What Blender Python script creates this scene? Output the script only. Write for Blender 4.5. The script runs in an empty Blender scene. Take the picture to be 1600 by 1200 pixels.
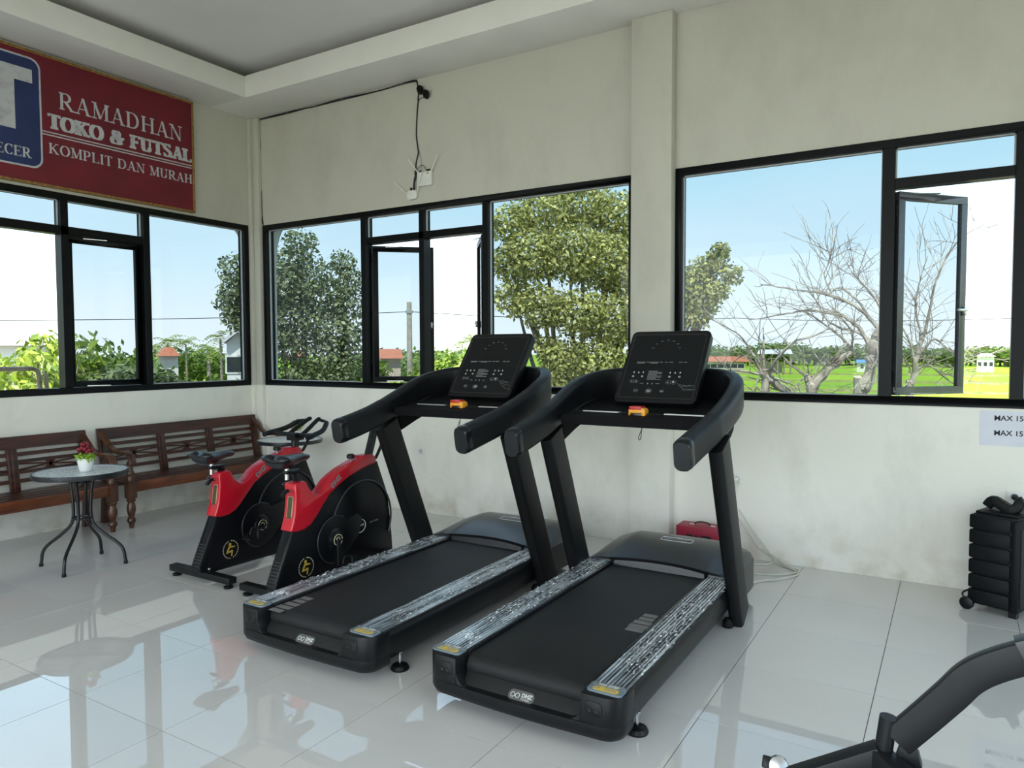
import bpy, bmesh, math, random
import numpy as np
from mathutils import Vector, Matrix
random.seed(7); rng = np.random.default_rng(7)
sc = bpy.context.scene
COL = sc.collection
pi = math.pi

# ------------------------------------------------------------------ camera
F_PX = 1134.16; YAW, PITCH, ROLL = 0.5476357, 0.0455587, -0.0034799
CAM = Vector((6.5804, -5.38515, 1.52791))
_fw = Vector((-math.sin(YAW)*math.cos(PITCH), math.cos(YAW)*math.cos(PITCH), -math.sin(PITCH)))
_r = Vector((math.cos(YAW), math.sin(YAW), 0)); _u = _r.cross(_fw)
_r2 = _r*math.cos(ROLL)+_u*math.sin(ROLL); _u2 = -_r*math.sin(ROLL)+_u*math.cos(ROLL)
cd = bpy.data.cameras.new('camera'); cam = bpy.data.objects.new('camera', cd); COL.objects.link(cam)
cam.matrix_world = Matrix(((_r2.x, _u2.x, -_fw.x, CAM.x), (_r2.y, _u2.y, -_fw.y, CAM.y), (_r2.z, _u2.z, -_fw.z, CAM.z), (0, 0, 0, 1)))
cd.sensor_fit = 'HORIZONTAL'; cd.sensor_width = 36.0; cd.lens = F_PX/1600*36.0; cd.clip_end = 2000; cd.clip_start = 0.05
sc.camera = cam

# ------------------------------------------------------------------ sky, sun, exposure
w = bpy.data.worlds.new('sky'); sc.world = w; w.use_nodes = True
nt = w.node_tree; nt.nodes.clear()
def N(nt, t, **k):
    n = nt.nodes.new(t)
    for a, b in k.items(): setattr(n, a, b)
    return n
out = N(nt, 'ShaderNodeOutputWorld'); bg = N(nt, 'ShaderNodeBackground'); tc = N(nt, 'ShaderNodeTexCoord')
sep = N(nt, 'ShaderNodeSeparateXYZ'); rp = N(nt, 'ShaderNodeValToRGB')
nt.links.new(tc.outputs['Generated'], sep.inputs[0]); nt.links.new(sep.outputs['Z'], rp.inputs[0])
els = rp.color_ramp.elements
els[0].position = 0.0; els[0].color = (0.92, 0.975, 1.0, 1)
els[1].position = 1.0; els[1].color = (0.42, 0.62, 0.86, 1)
for ps, c in ((0.05, (0.86, 0.95, 1.0, 1)), (0.13, (0.66, 0.85, 0.96, 1)), (0.27, (0.46, 0.745, 0.885, 1)), (0.5, (0.44, 0.64, 0.84, 1))):
    e = els.new(ps); e.color = c
mp = N(nt, 'ShaderNodeMapping'); mp.inputs['Scale'].default_value = (1.2, 1.2, 4.5)
nz = N(nt, 'ShaderNodeTexNoise'); nz.inputs['Scale'].default_value = 1.6; nz.inputs['Detail'].default_value = 5
cr = N(nt, 'ShaderNodeValToRGB'); cr.color_ramp.elements[0].position = 0.45; cr.color_ramp.elements[1].position = 0.75
mxs = N(nt, 'ShaderNodeMix', data_type='RGBA')
nt.links.new(tc.outputs['Generated'], mp.inputs[0]); nt.links.new(mp.outputs[0], nz.inputs['Vector'])
nt.links.new(nz.outputs['Fac'], cr.inputs[0])
mlt = N(nt, 'ShaderNodeMath', operation='MULTIPLY'); mlt.inputs[1].default_value = 0.22
nt.links.new(cr.outputs[0], mlt.inputs[0]); nt.links.new(mlt.outputs[0], mxs.inputs['Factor'])
nt.links.new(rp.outputs[0], mxs.inputs['A']); mxs.inputs['B'].default_value = (0.93, 0.97, 1.0, 1)
nt.links.new(mxs.outputs['Result'], bg.inputs[0]); bg.inputs[1].default_value = 2.3
nt.links.new(bg.outputs[0], out.inputs[0])

sd = bpy.data.lights.new('sun', 'SUN'); sd.energy = 9.5; sd.angle = math.radians(0.6); sd.color = (1.0, 0.95, 0.86)
sun = bpy.data.objects.new('sun', sd); COL.objects.link(sun)
sun.rotation_euler = Vector((-0.35, 0.62, -0.98)).to_track_quat('-Z', 'Y').to_euler(); sun.location = (6, -9, 20)

def portal(name, loc, size, direction, energy, portal_on=False, color=(0.93, 0.97, 1.0)):
    l = bpy.data.lights.new(name, 'AREA'); l.shape = 'RECTANGLE'; l.size, l.size_y = size; l.energy = energy; l.color = color
    o = bpy.data.objects.new(name, l); COL.objects.link(o); o.location = loc
    o.rotation_euler = Vector(direction).to_track_quat('-Z', 'Z').to_euler()
    if portal_on: l.cycles.is_portal = True
    return o
# sky portals in the window openings (guide the daylight) and added area lamps that brighten the room from rear and right
portal('window_portal', (2.3, 0.12, 2.03), (4.3, 1.75), (0, -1, 0), 1, True)
portal('window_portal', (6.9, 0.12, 2.03), (4.3, 1.75), (0, -1, 0), 1, True)
portal('window_portal', (-0.12, -2.3, 2.03), (4.3, 1.75), (1, 0, 0), 1, True)
portal('window_portal', (9.75, -4.5, 1.8), (7.8, 3.2), (-1, 0, 0), 1, True)
for _l in (portal('rear_fill', (4.8, -8.9, 1.75), (8.2, 3.2), (0, 1, -0.38), 95), portal('right_fill', (9.5, -4.5, 1.8), (7.6, 3.0), (-1, 0, -0.42), 50)): _l.data.spread = math.radians(95)
portal('window_portal', (4.8, -9.2, 1.8), (8.4, 3.6), (0, 1, 0), 1, True)
sc.view_settings.view_transform = 'Standard'; sc.view_settings.look = 'None'
sc.view_settings.gamma = 1.0; sc.view_settings.use_curve_mapping = False
sc.view_settings.exposure = 0.08
sc.cycles.max_bounces = 12; sc.cycles.transparent_max_bounces = 24; sc.cycles.diffuse_bounces = 6
sc.cycles.sample_clamp_indirect = 8.0; sc.cycles.use_denoising = True

# ------------------------------------------------------------------ materials
def mat(name, color, rough=0.5, metal=0.0, var=0.06, scale=12.0, bump=0.0, bscale=60.0, spec=0.5, col2=None, coat=0.0, stretch=None, detail=4.0, ramp=(0.35, 0.65), rvar=0.0, trans=0.0):
    m = bpy.data.materials.new(name); m.use_nodes = True; t = m.node_tree; b = t.nodes['Principled BSDF']
    b.inputs['Roughness'].default_value = rough; b.inputs['Metallic'].default_value = metal
    b.inputs['Specular IOR Level'].default_value = spec; b.inputs['Coat Weight'].default_value = coat
    tcn = N(t, 'ShaderNodeTexCoord'); mpn = N(t, 'ShaderNodeMapping')
    if stretch: mpn.inputs['Scale'].default_value = stretch
    t.links.new(tcn.outputs['Object'], mpn.inputs[0])
    n1 = N(t, 'ShaderNodeTexNoise'); n1.inputs['Scale'].default_value = scale; n1.inputs['Detail'].default_value = detail
    t.links.new(mpn.outputs[0], n1.inputs['Vector'])
    r = N(t, 'ShaderNodeValToRGB'); r.color_ramp.elements[0].position = ramp[0]; r.color_ramp.elements[1].position = ramp[1]
    c = Vector(color[:3]); c2 = Vector(col2[:3]) if col2 else c*(1-var*2)
    r.color_ramp.elements[0].color = (*c2, 1); r.color_ramp.elements[1].color = (*c, 1)
    t.links.new(n1.outputs['Fac'], r.inputs[0]); t.links.new(r.outputs[0], b.inputs['Base Color'])
    if rvar:
        mr = N(t, 'ShaderNodeMapRange'); mr.inputs['To Min'].default_value = max(0, rough-rvar); mr.inputs['To Max'].default_value = rough+rvar
        t.links.new(n1.outputs['Fac'], mr.inputs[0]); t.links.new(mr.outputs[0], b.inputs['Roughness'])
    if bump:
        n2 = N(t, 'ShaderNodeTexNoise'); n2.inputs['Scale'].default_value = bscale; n2.inputs['Detail'].default_value = 3
        t.links.new(mpn.outputs[0], n2.inputs['Vector'])
        bn = N(t, 'ShaderNodeBump'); bn.inputs['Strength'].default_value = bump; bn.inputs['Distance'].default_value = 0.01
        t.links.new(n2.outputs['Fac'], bn.inputs['Height']); t.links.new(bn.outputs[0], b.inputs['Normal'])
    if trans: b.inputs['Transmission Weight'].default_value = trans
    return m

def glass_mat(name, tint, refl=1.0):
    m = bpy.data.materials.new(name); m.use_nodes = True; t = m.node_tree; t.nodes.clear()
    o = N(t, 'ShaderNodeOutputMaterial'); mx = N(t, 'ShaderNodeMixShader'); tr = N(t, 'ShaderNodeBsdfTransparent'); gl = N(t, 'ShaderNodeBsdfGlossy')
    lw = N(t, 'ShaderNodeLayerWeight'); lw.inputs[0].default_value = 0.5; pw = N(t, 'ShaderNodeMath', operation='POWER'); pw.inputs[1].default_value = 4.5; fr = N(t, 'ShaderNodeMath', operation='MULTIPLY_ADD'); fr.inputs[1].default_value = 0.9; fr.inputs[2].default_value = 0.035
    t.links.new(lw.outputs['Facing'], pw.inputs[0]); t.links.new(pw.outputs[0], fr.inputs[0]); ml = N(t, 'ShaderNodeMath', operation='MULTIPLY'); ml.inputs[1].default_value = refl
    nzz = N(t, 'ShaderNodeTexNoise'); nzz.inputs['Scale'].default_value = 0.7
    rr = N(t, 'ShaderNodeValToRGB'); c = Vector(tint)
    rr.color_ramp.elements[0].color = (*(c*0.97), 1); rr.color_ramp.elements[1].color = (*(c*1.02), 1)
    tcn = N(t, 'ShaderNodeTexCoord'); t.links.new(tcn.outputs['Object'], nzz.inputs['Vector']); t.links.new(nzz.outputs['Fac'], rr.inputs[0])
    t.links.new(rr.outputs[0], tr.inputs[0]); gl.inputs['Roughness'].default_value = 0.01
    t.links.new(fr.outputs[0], ml.inputs[0]); t.links.new(ml.outputs[0], mx.inputs[0])
    t.links.new(tr.outputs[0], mx.inputs[1]); t.links.new(gl.outputs[0], mx.inputs[2]); t.links.new(mx.outputs[0], o.inputs[0])
    return m

def leaf_mat(name, dark, light, rough=0.45, transl=0.35):
    m = bpy.data.materials.new(name); m.use_nodes = True; t = m.node_tree; b = t.nodes['Principled BSDF']
    g = N(t, 'ShaderNodeNewGeometry'); r = N(t, 'ShaderNodeValToRGB')
    r.color_ramp.elements[0].color = (*dark, 1); r.color_ramp.elements[1].color = (*light, 1)
    t.links.new(g.outputs['Random Per Island'], r.inputs[0]); t.links.new(r.outputs[0], b.inputs['Base Color'])
    b.inputs['Roughness'].default_value = rough
    td = N(t, 'ShaderNodeBsdfTranslucent'); t.links.new(r.outputs[0], td.inputs[0])
    mx = N(t, 'ShaderNodeMixShader'); mx.inputs[0].default_value = transl
    t.links.new(b.outputs[0], mx.inputs[1]); t.links.new(td.outputs[0], mx.inputs[2]); t.links.new(mx.outputs[0], t.nodes['Material Output'].inputs[0])
    return m

# painted plaster: off-white, trowel marks, scuffs and damp stains
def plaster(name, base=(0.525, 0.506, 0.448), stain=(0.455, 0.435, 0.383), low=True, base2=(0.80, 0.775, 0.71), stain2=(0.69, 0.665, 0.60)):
    m = bpy.data.materials.new(name); m.use_nodes = True; t = m.node_tree; b = t.nodes['Principled BSDF']
    b.inputs['Roughness'].default_value = 0.75; b.inputs['Specular IOR Level'].default_value = 0.3
    tcn = N(t, 'ShaderNodeTexCoord'); mpn = N(t, 'ShaderNodeMapping'); mpn.inputs['Scale'].default_value = (1, 1, 0.55)
    t.links.new(tcn.outputs['Object'], mpn.inputs[0])
    n1 = N(t, 'ShaderNodeTexNoise'); n1.inputs['Scale'].default_value = 1.7; n1.inputs['Detail'].default_value = 8; n1.inputs['Roughness'].default_value = 0.65
    t.links.new(mpn.outputs[0], n1.inputs['Vector'])
    r = N(t, 'ShaderNodeValToRGB'); r.color_ramp.elements[0].position = 0.30; r.color_ramp.elements[1].position = 0.52
    r.color_ramp.elements[0].color = (*stain, 1); r.color_ramp.elements[1].color = (*base, 1)
    t.links.new(n1.outputs['Fac'], r.inputs[0])
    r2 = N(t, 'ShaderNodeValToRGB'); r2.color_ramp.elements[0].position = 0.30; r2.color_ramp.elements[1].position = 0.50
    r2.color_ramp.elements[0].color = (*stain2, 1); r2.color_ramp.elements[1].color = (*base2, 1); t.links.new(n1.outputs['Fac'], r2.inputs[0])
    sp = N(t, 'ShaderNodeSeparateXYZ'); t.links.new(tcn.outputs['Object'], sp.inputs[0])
    # whiter below the paint line at the sill, with brighter lower light painted in
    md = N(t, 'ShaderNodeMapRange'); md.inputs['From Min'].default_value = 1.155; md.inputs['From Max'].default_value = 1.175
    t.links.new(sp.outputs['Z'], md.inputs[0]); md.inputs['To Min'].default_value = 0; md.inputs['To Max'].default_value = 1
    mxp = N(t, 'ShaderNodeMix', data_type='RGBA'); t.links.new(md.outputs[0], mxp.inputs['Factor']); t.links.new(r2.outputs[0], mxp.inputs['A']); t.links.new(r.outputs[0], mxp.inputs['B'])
    # grime near the floor
    n3 = N(t, 'ShaderNodeTexNoise'); n3.inputs['Scale'].default_value = 5.0; n3.inputs['Detail'].default_value = 6
    t.links.new(tcn.outputs['Object'], n3.inputs['Vector'])
    mr = N(t, 'ShaderNodeMapRange'); mr.inputs['From Min'].default_value = 0.0; mr.inputs['From Max'].default_value = 0.35; mr.inputs['To Min'].default_value = 1.0; mr.inputs['To Max'].default_value = 0.0
    t.links.new(sp.outputs['Z'], mr.inputs[0])
    r3 = N(t, 'ShaderNodeValToRGB'); r3.color_ramp.elements[0].position = 0.45; r3.color_ramp.elements[1].position = 0.7
    t.links.new(n3.outputs['Fac'], r3.inputs[0])
    mm = N(t, 'ShaderNodeMath', operation='MULTIPLY'); t.links.new(mr.outputs[0], mm.inputs[0]); t.links.new(r3.outputs[0], mm.inputs[1])
    m2 = N(t, 'ShaderNodeMath', operation='MULTIPLY'); t.links.new(mm.outputs[0], m2.inputs[0]); m2.inputs[1].default_value = 0.75 if low else 0
    mx = N(t, 'ShaderNodeMix', data_type='RGBA'); t.links.new(m2.outputs[0], mx.inputs['Factor']); t.links.new(mxp.outputs['Result'], mx.inputs['A'])
    mx.inputs['B'].default_value = (0.44, 0.39, 0.28, 1)
    t.links.new(mx.outputs['Result'], b.inputs['Base Color'])
    n2 = N(t, 'ShaderNodeTexNoise'); n2.inputs['Scale'].default_value = 9; n2.inputs['Detail'].default_value = 8
    t.links.new(tcn.outputs['Object'], n2.inputs['Vector'])
    bn = N(t, 'ShaderNodeBump'); bn.inputs['Strength'].default_value = 0.35; bn.inputs['Distance'].default_value = 0.012
    t.links.new(n2.outputs['Fac'], bn.inputs['Height']); t.links.new(bn.outputs[0], b.inputs['Normal'])
    return m

M = {}
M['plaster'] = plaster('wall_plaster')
M['plaster_ceil'] = mat('ceiling_paint', (0.76, 0.755, 0.73), 0.8, var=0.02, scale=2)
M['soffit'] = mat('soffit_paint', (0.80, 0.79, 0.74), 0.75, var=0.02, scale=3)
M['exterior'] = mat('exterior_white_paint', (0.80, 0.80, 0.78), 0.8, var=0.03, scale=3)
M['black_alu'] = mat('black_window_aluminium', (0.0035, 0.004, 0.005), 0.4, 0.0, var=0.1, scale=30, spec=0.16)
M['lit_alu'] = mat('lit_window_aluminium', (0.10, 0.105, 0.115), 0.35, 0.5, var=0.08, scale=20)  # same window aluminium, with the light falling on it put into the colour
M['steel'] = mat('brushed_steel', (0.55, 0.55, 0.55), 0.25, 1.0, var=0.08, scale=40)
M['white_seal'] = mat('grey_rubber_seal', (0.45, 0.46, 0.48), 0.5, var=0.05)
M['glass'] = glass_mat('tinted_window_glass', (0.61, 0.645, 0.66), 0.45)
M['grout'] = mat('grout_dark', (0.09, 0.087, 0.08), 0.9, var=0.1, scale=20)
M['tile'] = mat('polished_floor_tile', (0.64, 0.627, 0.607), 0.012, var=0.02, scale=1.3, spec=0.75, bump=0.010, bscale=3.5, coat=0.45)
M['tile'].node_tree.nodes['Principled BSDF'].inputs['Coat Roughness'].default_value = 0.008
M['black_plastic'] = mat('black_moulded_plastic', (0.0055, 0.006, 0.007), 0.38, var=0.08, scale=30, bump=0.04, bscale=500, spec=0.27)
M['black_gloss'] = mat('black_gloss_plastic', (0.006, 0.007, 0.009), 0.24, var=0.05, scale=20, spec=0.4)
M['black_matte'] = mat('black_matte_foam', (0.006, 0.0065, 0.0075), 0.5, var=0.1, scale=60, bump=0.15, bscale=400, spec=0.25)
M['paper'] = mat('printer_paper', (0.66, 0.66, 0.74), 0.7, var=0.02)
M['ink'] = mat('black_ink', (0.01, 0.01, 0.01), 0.6)
M['white_plastic'] = mat('white_plastic', (0.72, 0.71, 0.68), 0.4, var=0.02)
M['white_cable'] = mat('white_cable_pvc', (0.62, 0.60, 0.53), 0.45, var=0.04)
M['black_cable'] = mat('black_cable_pvc', (0.012, 0.012, 0.013), 0.5, var=0.05)

# ------------------------------------------------------------------ mesh helpers
def finish(me, smooth=35, bevel=0, bang=30, seg=2):
    if bevel:
        bm = bmesh.new(); bm.from_mesh(me)
        bmesh.ops.remove_doubles(bm, verts=bm.verts, dist=1e-6)
        es = [e for e in bm.edges if len(e.link_faces) == 2 and e.calc_face_angle(0) > math.radians(bang)]
        bmesh.ops.bevel(bm, geom=es, offset=bevel, segments=seg, profile=0.5, affect='EDGES', clamp_overlap=True)
        bm.to_mesh(me); bm.free()
    if smooth:
        me.polygons.foreach_set('use_smooth', [True]*len(me.polygons))
        me.set_sharp_from_angle(angle=math.radians(smooth))
    me.update()

def add_obj(name, me, parent=None, loc=None, rot=None):
    o = bpy.data.objects.new(name, me); COL.objects.link(o)
    if parent is not None: o.parent = parent
    if loc is not None: o.location = loc
    if rot is not None: o.rotation_euler = rot
    return o

class MB:
    def __init__(s): s.v = []; s.f = []; s.mi = []; s.cur = 0
    def add(s, vs, fs):
        k = len(s.v); s.v += [tuple(v) for v in vs]; s.f += [tuple(i+k for i in f) for f in fs]; s.mi += [s.cur]*len(fs); return s
    def box(s, x0, x1, y0, y1, z0, z1):
        vs = [(x, y, z) for x in (x0, x1) for y in (y0, y1) for z in (z0, z1)]
        return s.add(vs, [(0, 1, 3, 2), (4, 6, 7, 5), (0, 4, 5, 1), (2, 3, 7, 6), (0, 2, 6, 4), (1, 5, 7, 3)])
    def obox(s, c, size, R=None):
        hx, hy, hz = [q/2 for q in size]; R = R or Matrix.Identity(3); c = Vector(c)
        vs = [c+R@Vector((x*hx, y*hy, z*hz)) for x in (-1, 1) for y in (-1, 1) for z in (-1, 1)]
        return s.add(vs, [(0, 1, 3, 2), (4, 6, 7, 5), (0, 4, 5, 1), (2, 3, 7, 6), (0, 2, 6, 4), (1, 5, 7, 3)])
    def prism(s, pts, axis, a, b):
        # pts 2D outline; axis 0: (y,z) extruded in x; 1: (x,z) in y; 2: (x,y) in z
        def P(q, t): return (t, q[0], q[1]) if axis == 0 else ((q[0], t, q[1]) if axis == 1 else (q[0], q[1], t))
        n = len(pts); vs = [P(q, a) for q in pts]+[P(q, b) for q in pts]
        area = sum(pts[i][0]*pts[(i+1) % n][1]-pts[(i+1) % n][0]*pts[i][1] for i in range(n))
        fs = [tuple(range(n)), tuple(range(2*n-1, n-1, -1))]+[(i, i+n, (i+1) % n+n, (i+1) % n) for i in range(n)]
        return s.add(vs, fs)
    def sweep(s, path, prof, up=(0, 0, 1), scale=None, caps=True, closed=False):
        # prof: list of (side, up) 2D points or function(i, t)->list
        P = [Vector(p) for p in path]; n = len(P); rings = []; up = Vector(up)
        for i in range(n):
            if closed: tg = (P[(i+1) % n]-P[i-1]).normalized()
            else: tg = (P[min(i+1, n-1)]-P[max(i-1, 0)]).normalized()
            sd_ = tg.cross(up)
            if sd_.length < 1e-4: sd_ = tg.cross(Vector((0, 1, 0)))
            sd_.normalize(); uu = sd_.cross(tg).normalized()
            pr = prof(i, i/(n-1)) if callable(prof) else prof
            sc_ = scale[i] if scale else 1.0
            rings.append([P[i]+sd_*a*sc_+uu*b*sc_ for a, b in pr])
        m = len(rings[0]); vs = [v for r in rings for v in r]; fs = []
        for i in range(n if closed else n-1):
            j = (i+1) % n
            for k in range(m): fs.append((i*m+k, j*m+k, j*m+(k+1) % m, i*m+(k+1) % m))
        if caps and not closed: fs += [tuple(range(m)), tuple(range(n*m-1, (n-1)*m-1, -1))]
        return s.add(vs, fs)
    def tube(s, path, r, n=10, caps=True, closed=False):
        P = [Vector(p) for p in path]
        rs = r if isinstance(r, (list, tuple)) else [r]*len(P)
        # parallel transport
        m = len(P); T = []
        for i in range(m):
            if closed: T.append((P[(i+1) % m]-P[i-1]).normalized())
            else: T.append((P[min(i+1, m-1)]-P[max(i-1, 0)]).normalized())
        a = T[0].orthogonal().normalized(); vs = []
        for i in range(m):
            a = (a-T[i]*a.dot(T[i])).normalized(); b = T[i].cross(a)
            for k in range(n):
                th = 2*pi*k/n; vs.append(P[i]+(a*math.cos(th)+b*math.sin(th))*rs[i])
        fs = []
        for i in range(m if closed else m-1):
            j = (i+1) % m
            for k in range(n): fs.append((i*n+k, i*n+(k+1) % n, j*n+(k+1) % n, j*n+k))
        if caps and not closed: fs += [tuple(range(n-1, -1, -1)), tuple(range((m-1)*n, m*n))]
        return s.add(vs, fs)
    def lathe(s, prof, c=(0, 0, 0), n=20, R=None, caps=True):
        # prof list of (r, z)
        c = Vector(c); R = R or Matrix.Identity(3); vs = []; m = len(prof)
        for r, z in prof:
            for k in range(n):
                th = 2*pi*k/n; vs.append(c+R@Vector((r*math.cos(th), r*math.sin(th), z)))
        fs = [(i*n+k, i*n+(k+1) % n, (i+1)*n+(k+1) % n, (i+1)*n+k) for i in range(m-1) for k in range(n)]
        if caps: fs += [tuple(range(n-1, -1, -1)), tuple(range((m-1)*n, m*n))]
        return s.add(vs, fs)
    def mesh(s, name):
        me = bpy.data.meshes.new(name); me.from_pydata([tuple(v) for v in s.v], [], s.f)
        bm = bmesh.new(); bm.from_mesh(me); bmesh.ops.recalc_face_normals(bm, faces=bm.faces); bm.to_mesh(me); bm.free()
        return me
    def build(s, name, m, parent=None, smooth=35, bevel=0, seg=2, loc=None, rot=None, bang=30):
        me = s.mesh(name)
        for q in (m if isinstance(m, (list, tuple)) else [m]): me.materials.append(M[q] if isinstance(q, str) else q)
        if isinstance(m, (list, tuple)): me.polygons.foreach_set('material_index', s.mi)
        finish(me, smooth, bevel, bang, seg)
        return add_obj(name, me, parent, loc, rot)

def tag(o, label, cat, group=None, kind=None):
    o['label'] = label
    if cat: o['category'] = cat
    if group: o['group'] = group
    if kind: o['kind'] = kind
    return o
def thing(name, label, cat, loc=(0, 0, 0), rz=0, group=None):
    o = bpy.data.objects.new(name, None); COL.objects.link(o); o.location = loc; o.rotation_euler = (0, 0, rz); o.empty_display_size = 0.1
    return tag(o, label, cat, group)
def structure(o): o['kind'] = 'structure'; return o
def struct_empty(name, loc=(0, 0, 0)):
    o = bpy.data.objects.new(name, None); COL.objects.link(o); o.location = loc; o['kind'] = 'structure'; return o
def copy_tree(o, parent=None):
    c = o.copy(); COL.objects.link(c)
    if parent is not None: c.parent = parent
    for ch in list(o.children): copy_tree(ch, c)
    return c
def rrect(w, h, r, n=4):
    pts = []
    for cx, cy, a0 in ((w/2-r, h/2-r, 0), (-w/2+r, h/2-r, pi/2), (-w/2+r, -h/2+r, pi), (w/2-r, -h/2+r, 3*pi/2)):
        for k in range(n+1):
            a = a0+pi/2*k/n; pts.append((cx+r*math.cos(a), cy+r*math.sin(a)))
    return pts
def circ(r, n=10): return [(r*math.cos(2*pi*k/n), r*math.sin(2*pi*k/n)) for k in range(n)]
def smooth_path(pts, k=6):
    P = [Vector(p) for p in pts]; out = []
    for i in range(len(P)-1):
        p0, p1, p2, p3 = P[max(i-1, 0)], P[i], P[i+1], P[min(i+2, len(P)-1)]
        for j in range(k):
            t = j/k
            out.append(0.5*((2*p1)+(p2-p0)*t+(2*p0-5*p1+4*p2-p3)*t*t+(3*p1-p0-3*p2+p3)*t**3))
    out.append(P[-1]); return out
def text_mesh(txt, size, mt, name, parent, matrix, bold=0.0, align='LEFT', ext=0.0004):
    c = bpy.data.curves.new(name, 'FONT'); c.body = txt; c.size = size; c.offset = bold; c.extrude = ext; c.align_x = align; c.resolution_u = 3
    t = bpy.data.objects.new(name, c); COL.objects.link(t)
    me = bpy.data.meshes.new_from_object(t); bpy.data.objects.remove(t); bpy.data.curves.remove(c)
    me.transform(matrix); me.materials.append(M[mt] if isinstance(mt, str) else mt)
    return add_obj(name, me, parent)
# matrices that lay text (x right, y up) on a plane
def on_plane(o, right, up):
    r = Vector(right).normalized(); u = Vector(up); u = (u-r*u.dot(r)).normalized(); n = r.cross(u)
    return Matrix(((r.x, u.x, n.x, o[0]), (r.y, u.y, n.y, o[1]), (r.z, u.z, n.z, o[2]), (0, 0, 0, 1)))

# ================================================================== ROOM
XR, YR = 9.6, -9.0          # right and rear wall
ZT, ZS, ZSOF, ZC = 2.896, 1.164, 4.04, 4.36
TH = 0.15
# floor: grout slab and one object per tile
fl = MB(); fl.box(-TH, XR+TH, YR-TH, TH, -0.25, -0.003); floor = structure(fl.build('floor', 'grout', smooth=0))
PX = 0.606
xs = sorted([5.70+PX*k for k in range(-9, 7)] + [0.0, XR]); xs = [x for x in xs if 0 <= x <= XR]
ys = [0.0]+[-0.655-0.6045*k for k in range(14)]; ys = [y for y in ys if y > YR]+[YR]
tiles = {}
for i in range(len(xs)-1):
    for j in range(len(ys)-1):
        wx, wy = xs[i+1]-xs[i], ys[j]-ys[j+1]
        if wx < 0.02 or wy < 0.02: continue
        key = (round(wx, 3), round(wy, 3))
        g = 0.0016
        if key not in tiles:
            me = MB().box(-wx/2+g, wx/2-g, -wy/2+g, wy/2-g, -0.008, 0).mesh('tile'); me.materials.append(M['tile'])
            finish(me, 30); tiles[key] = me
        o = add_obj('tile', tiles[key], floor, ((xs[i]+xs[i+1])/2, (ys[j]+ys[j+1])/2, 0))
        o.rotation_euler = (random.uniform(-1, 1)*0.0009, random.uniform(-1, 1)*0.0009, 0)

def wall_x(name, y0, y1, x0, x1, openings, z0=0, z1=ZC):
    """wall running along x, thickness y0..y1; openings (xa, xb, za, zb)"""
    b = MB(); x = x0
    for xa, xb, za, zb in openings:
        b.box(x, xa, y0, y1, z0, z1); 
        if za > z0: b.box(xa, xb, y0, y1, z0, za)
        b.box(xa, xb, y0, y1, zb, z1); x = xb
    b.box(x, x1, y0, y1, z0, z1)
    return structure(b.build(name, 'plaster', smooth=0))
def wall_y(name, x0, x1, ya, yb, openings, z0=0, z1=ZC):
    b = MB(); y = ya
    for y0, y1, za, zb in openings:
        b.box(x0, x1, y, y0, z0, z1)
        if za > z0: b.box(x0, x1, y0, y1, z0, za)
        b.box(x0, x1, y0, y1, zb, z1); y = y1
    b.box(x0, x1, y, yb, z0, z1)
    return structure(b.build(name, 'plaster', smooth=0))
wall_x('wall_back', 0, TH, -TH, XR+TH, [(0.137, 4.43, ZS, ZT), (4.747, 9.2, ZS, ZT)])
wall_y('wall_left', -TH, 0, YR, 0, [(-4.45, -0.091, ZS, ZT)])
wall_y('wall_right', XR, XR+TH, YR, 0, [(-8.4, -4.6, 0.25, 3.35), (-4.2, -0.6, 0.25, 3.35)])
wall_x('wall_rear', YR-TH, YR, -TH, XR+TH, [(0.6, 4.6, 0.0, 3.6), (5.0, 9.0, 0.0, 3.6)])  # unseen openings here and at right enlarged to let in more daylight
# pillars standing proud of the walls
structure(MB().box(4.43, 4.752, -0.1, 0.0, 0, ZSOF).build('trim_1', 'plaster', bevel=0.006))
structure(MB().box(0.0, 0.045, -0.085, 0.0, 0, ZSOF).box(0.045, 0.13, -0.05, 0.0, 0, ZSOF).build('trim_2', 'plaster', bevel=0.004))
# dropped soffit ring (trims) and raised ceiling
structure(MB().box(0, XR, -0.52, 0, ZSOF, 4.245).build('trim_3', 'soffit', bevel=0.004))
structure(MB().box(0, 0.54, YR, -0.52, ZSOF, 4.245).build('trim_4', 'soffit', bevel=0.004))
structure(MB().box(XR-0.54, XR, YR, -0.52, ZSOF, 4.245).build('trim_5', 'soffit', bevel=0.004))
# small lip of the cove, set back from the edge
structure(MB().box(0.0, XR, -0.50, -0.44, 4.245, 4.262).box(0.44, 0.50, YR, -0.5, 4.245, 4.262).build('trim_6', 'soffit'))
structure(MB().box(-TH, XR+TH, YR-TH, TH, ZC, ZC+0.15).build('ceiling', 'plaster_ceil', smooth=0))
# unseen overhang slab added to keep sun out, and the outer corner column with its curved corbels
structure(MB().box(-1.3, XR+1.3, YR-0.7, 1.3, ZC+0.15, ZC+0.35).build('sun_shade_slab', 'exterior', smooth=0))
def corbel(sx, sy):
    pts = [(0, 2.45)]
    for k in range(9):
        a = k/8*pi/2; pts.append((0.24*(1-math.cos(a)), 2.45+0.5*math.sin(a)))
    pts += [(0.24, 3.2), (0, 3.2)]
    return pts
cb = MB(); cb.box(-0.42, 0.0, TH+0.005, 0.29, -4, ZC+0.15)
cb.prism([(p[0], p[1]) for p in corbel(1, 0)], 1, TH+0.005, 0.285)
cb.prism([(-p[0]+0.2, p[1]) for p in corbel(1, 0)], 0, -0.42, -TH-0.01)
structure(cb.build('exterior_corner_column', 'exterior', bevel=0.004))
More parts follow.
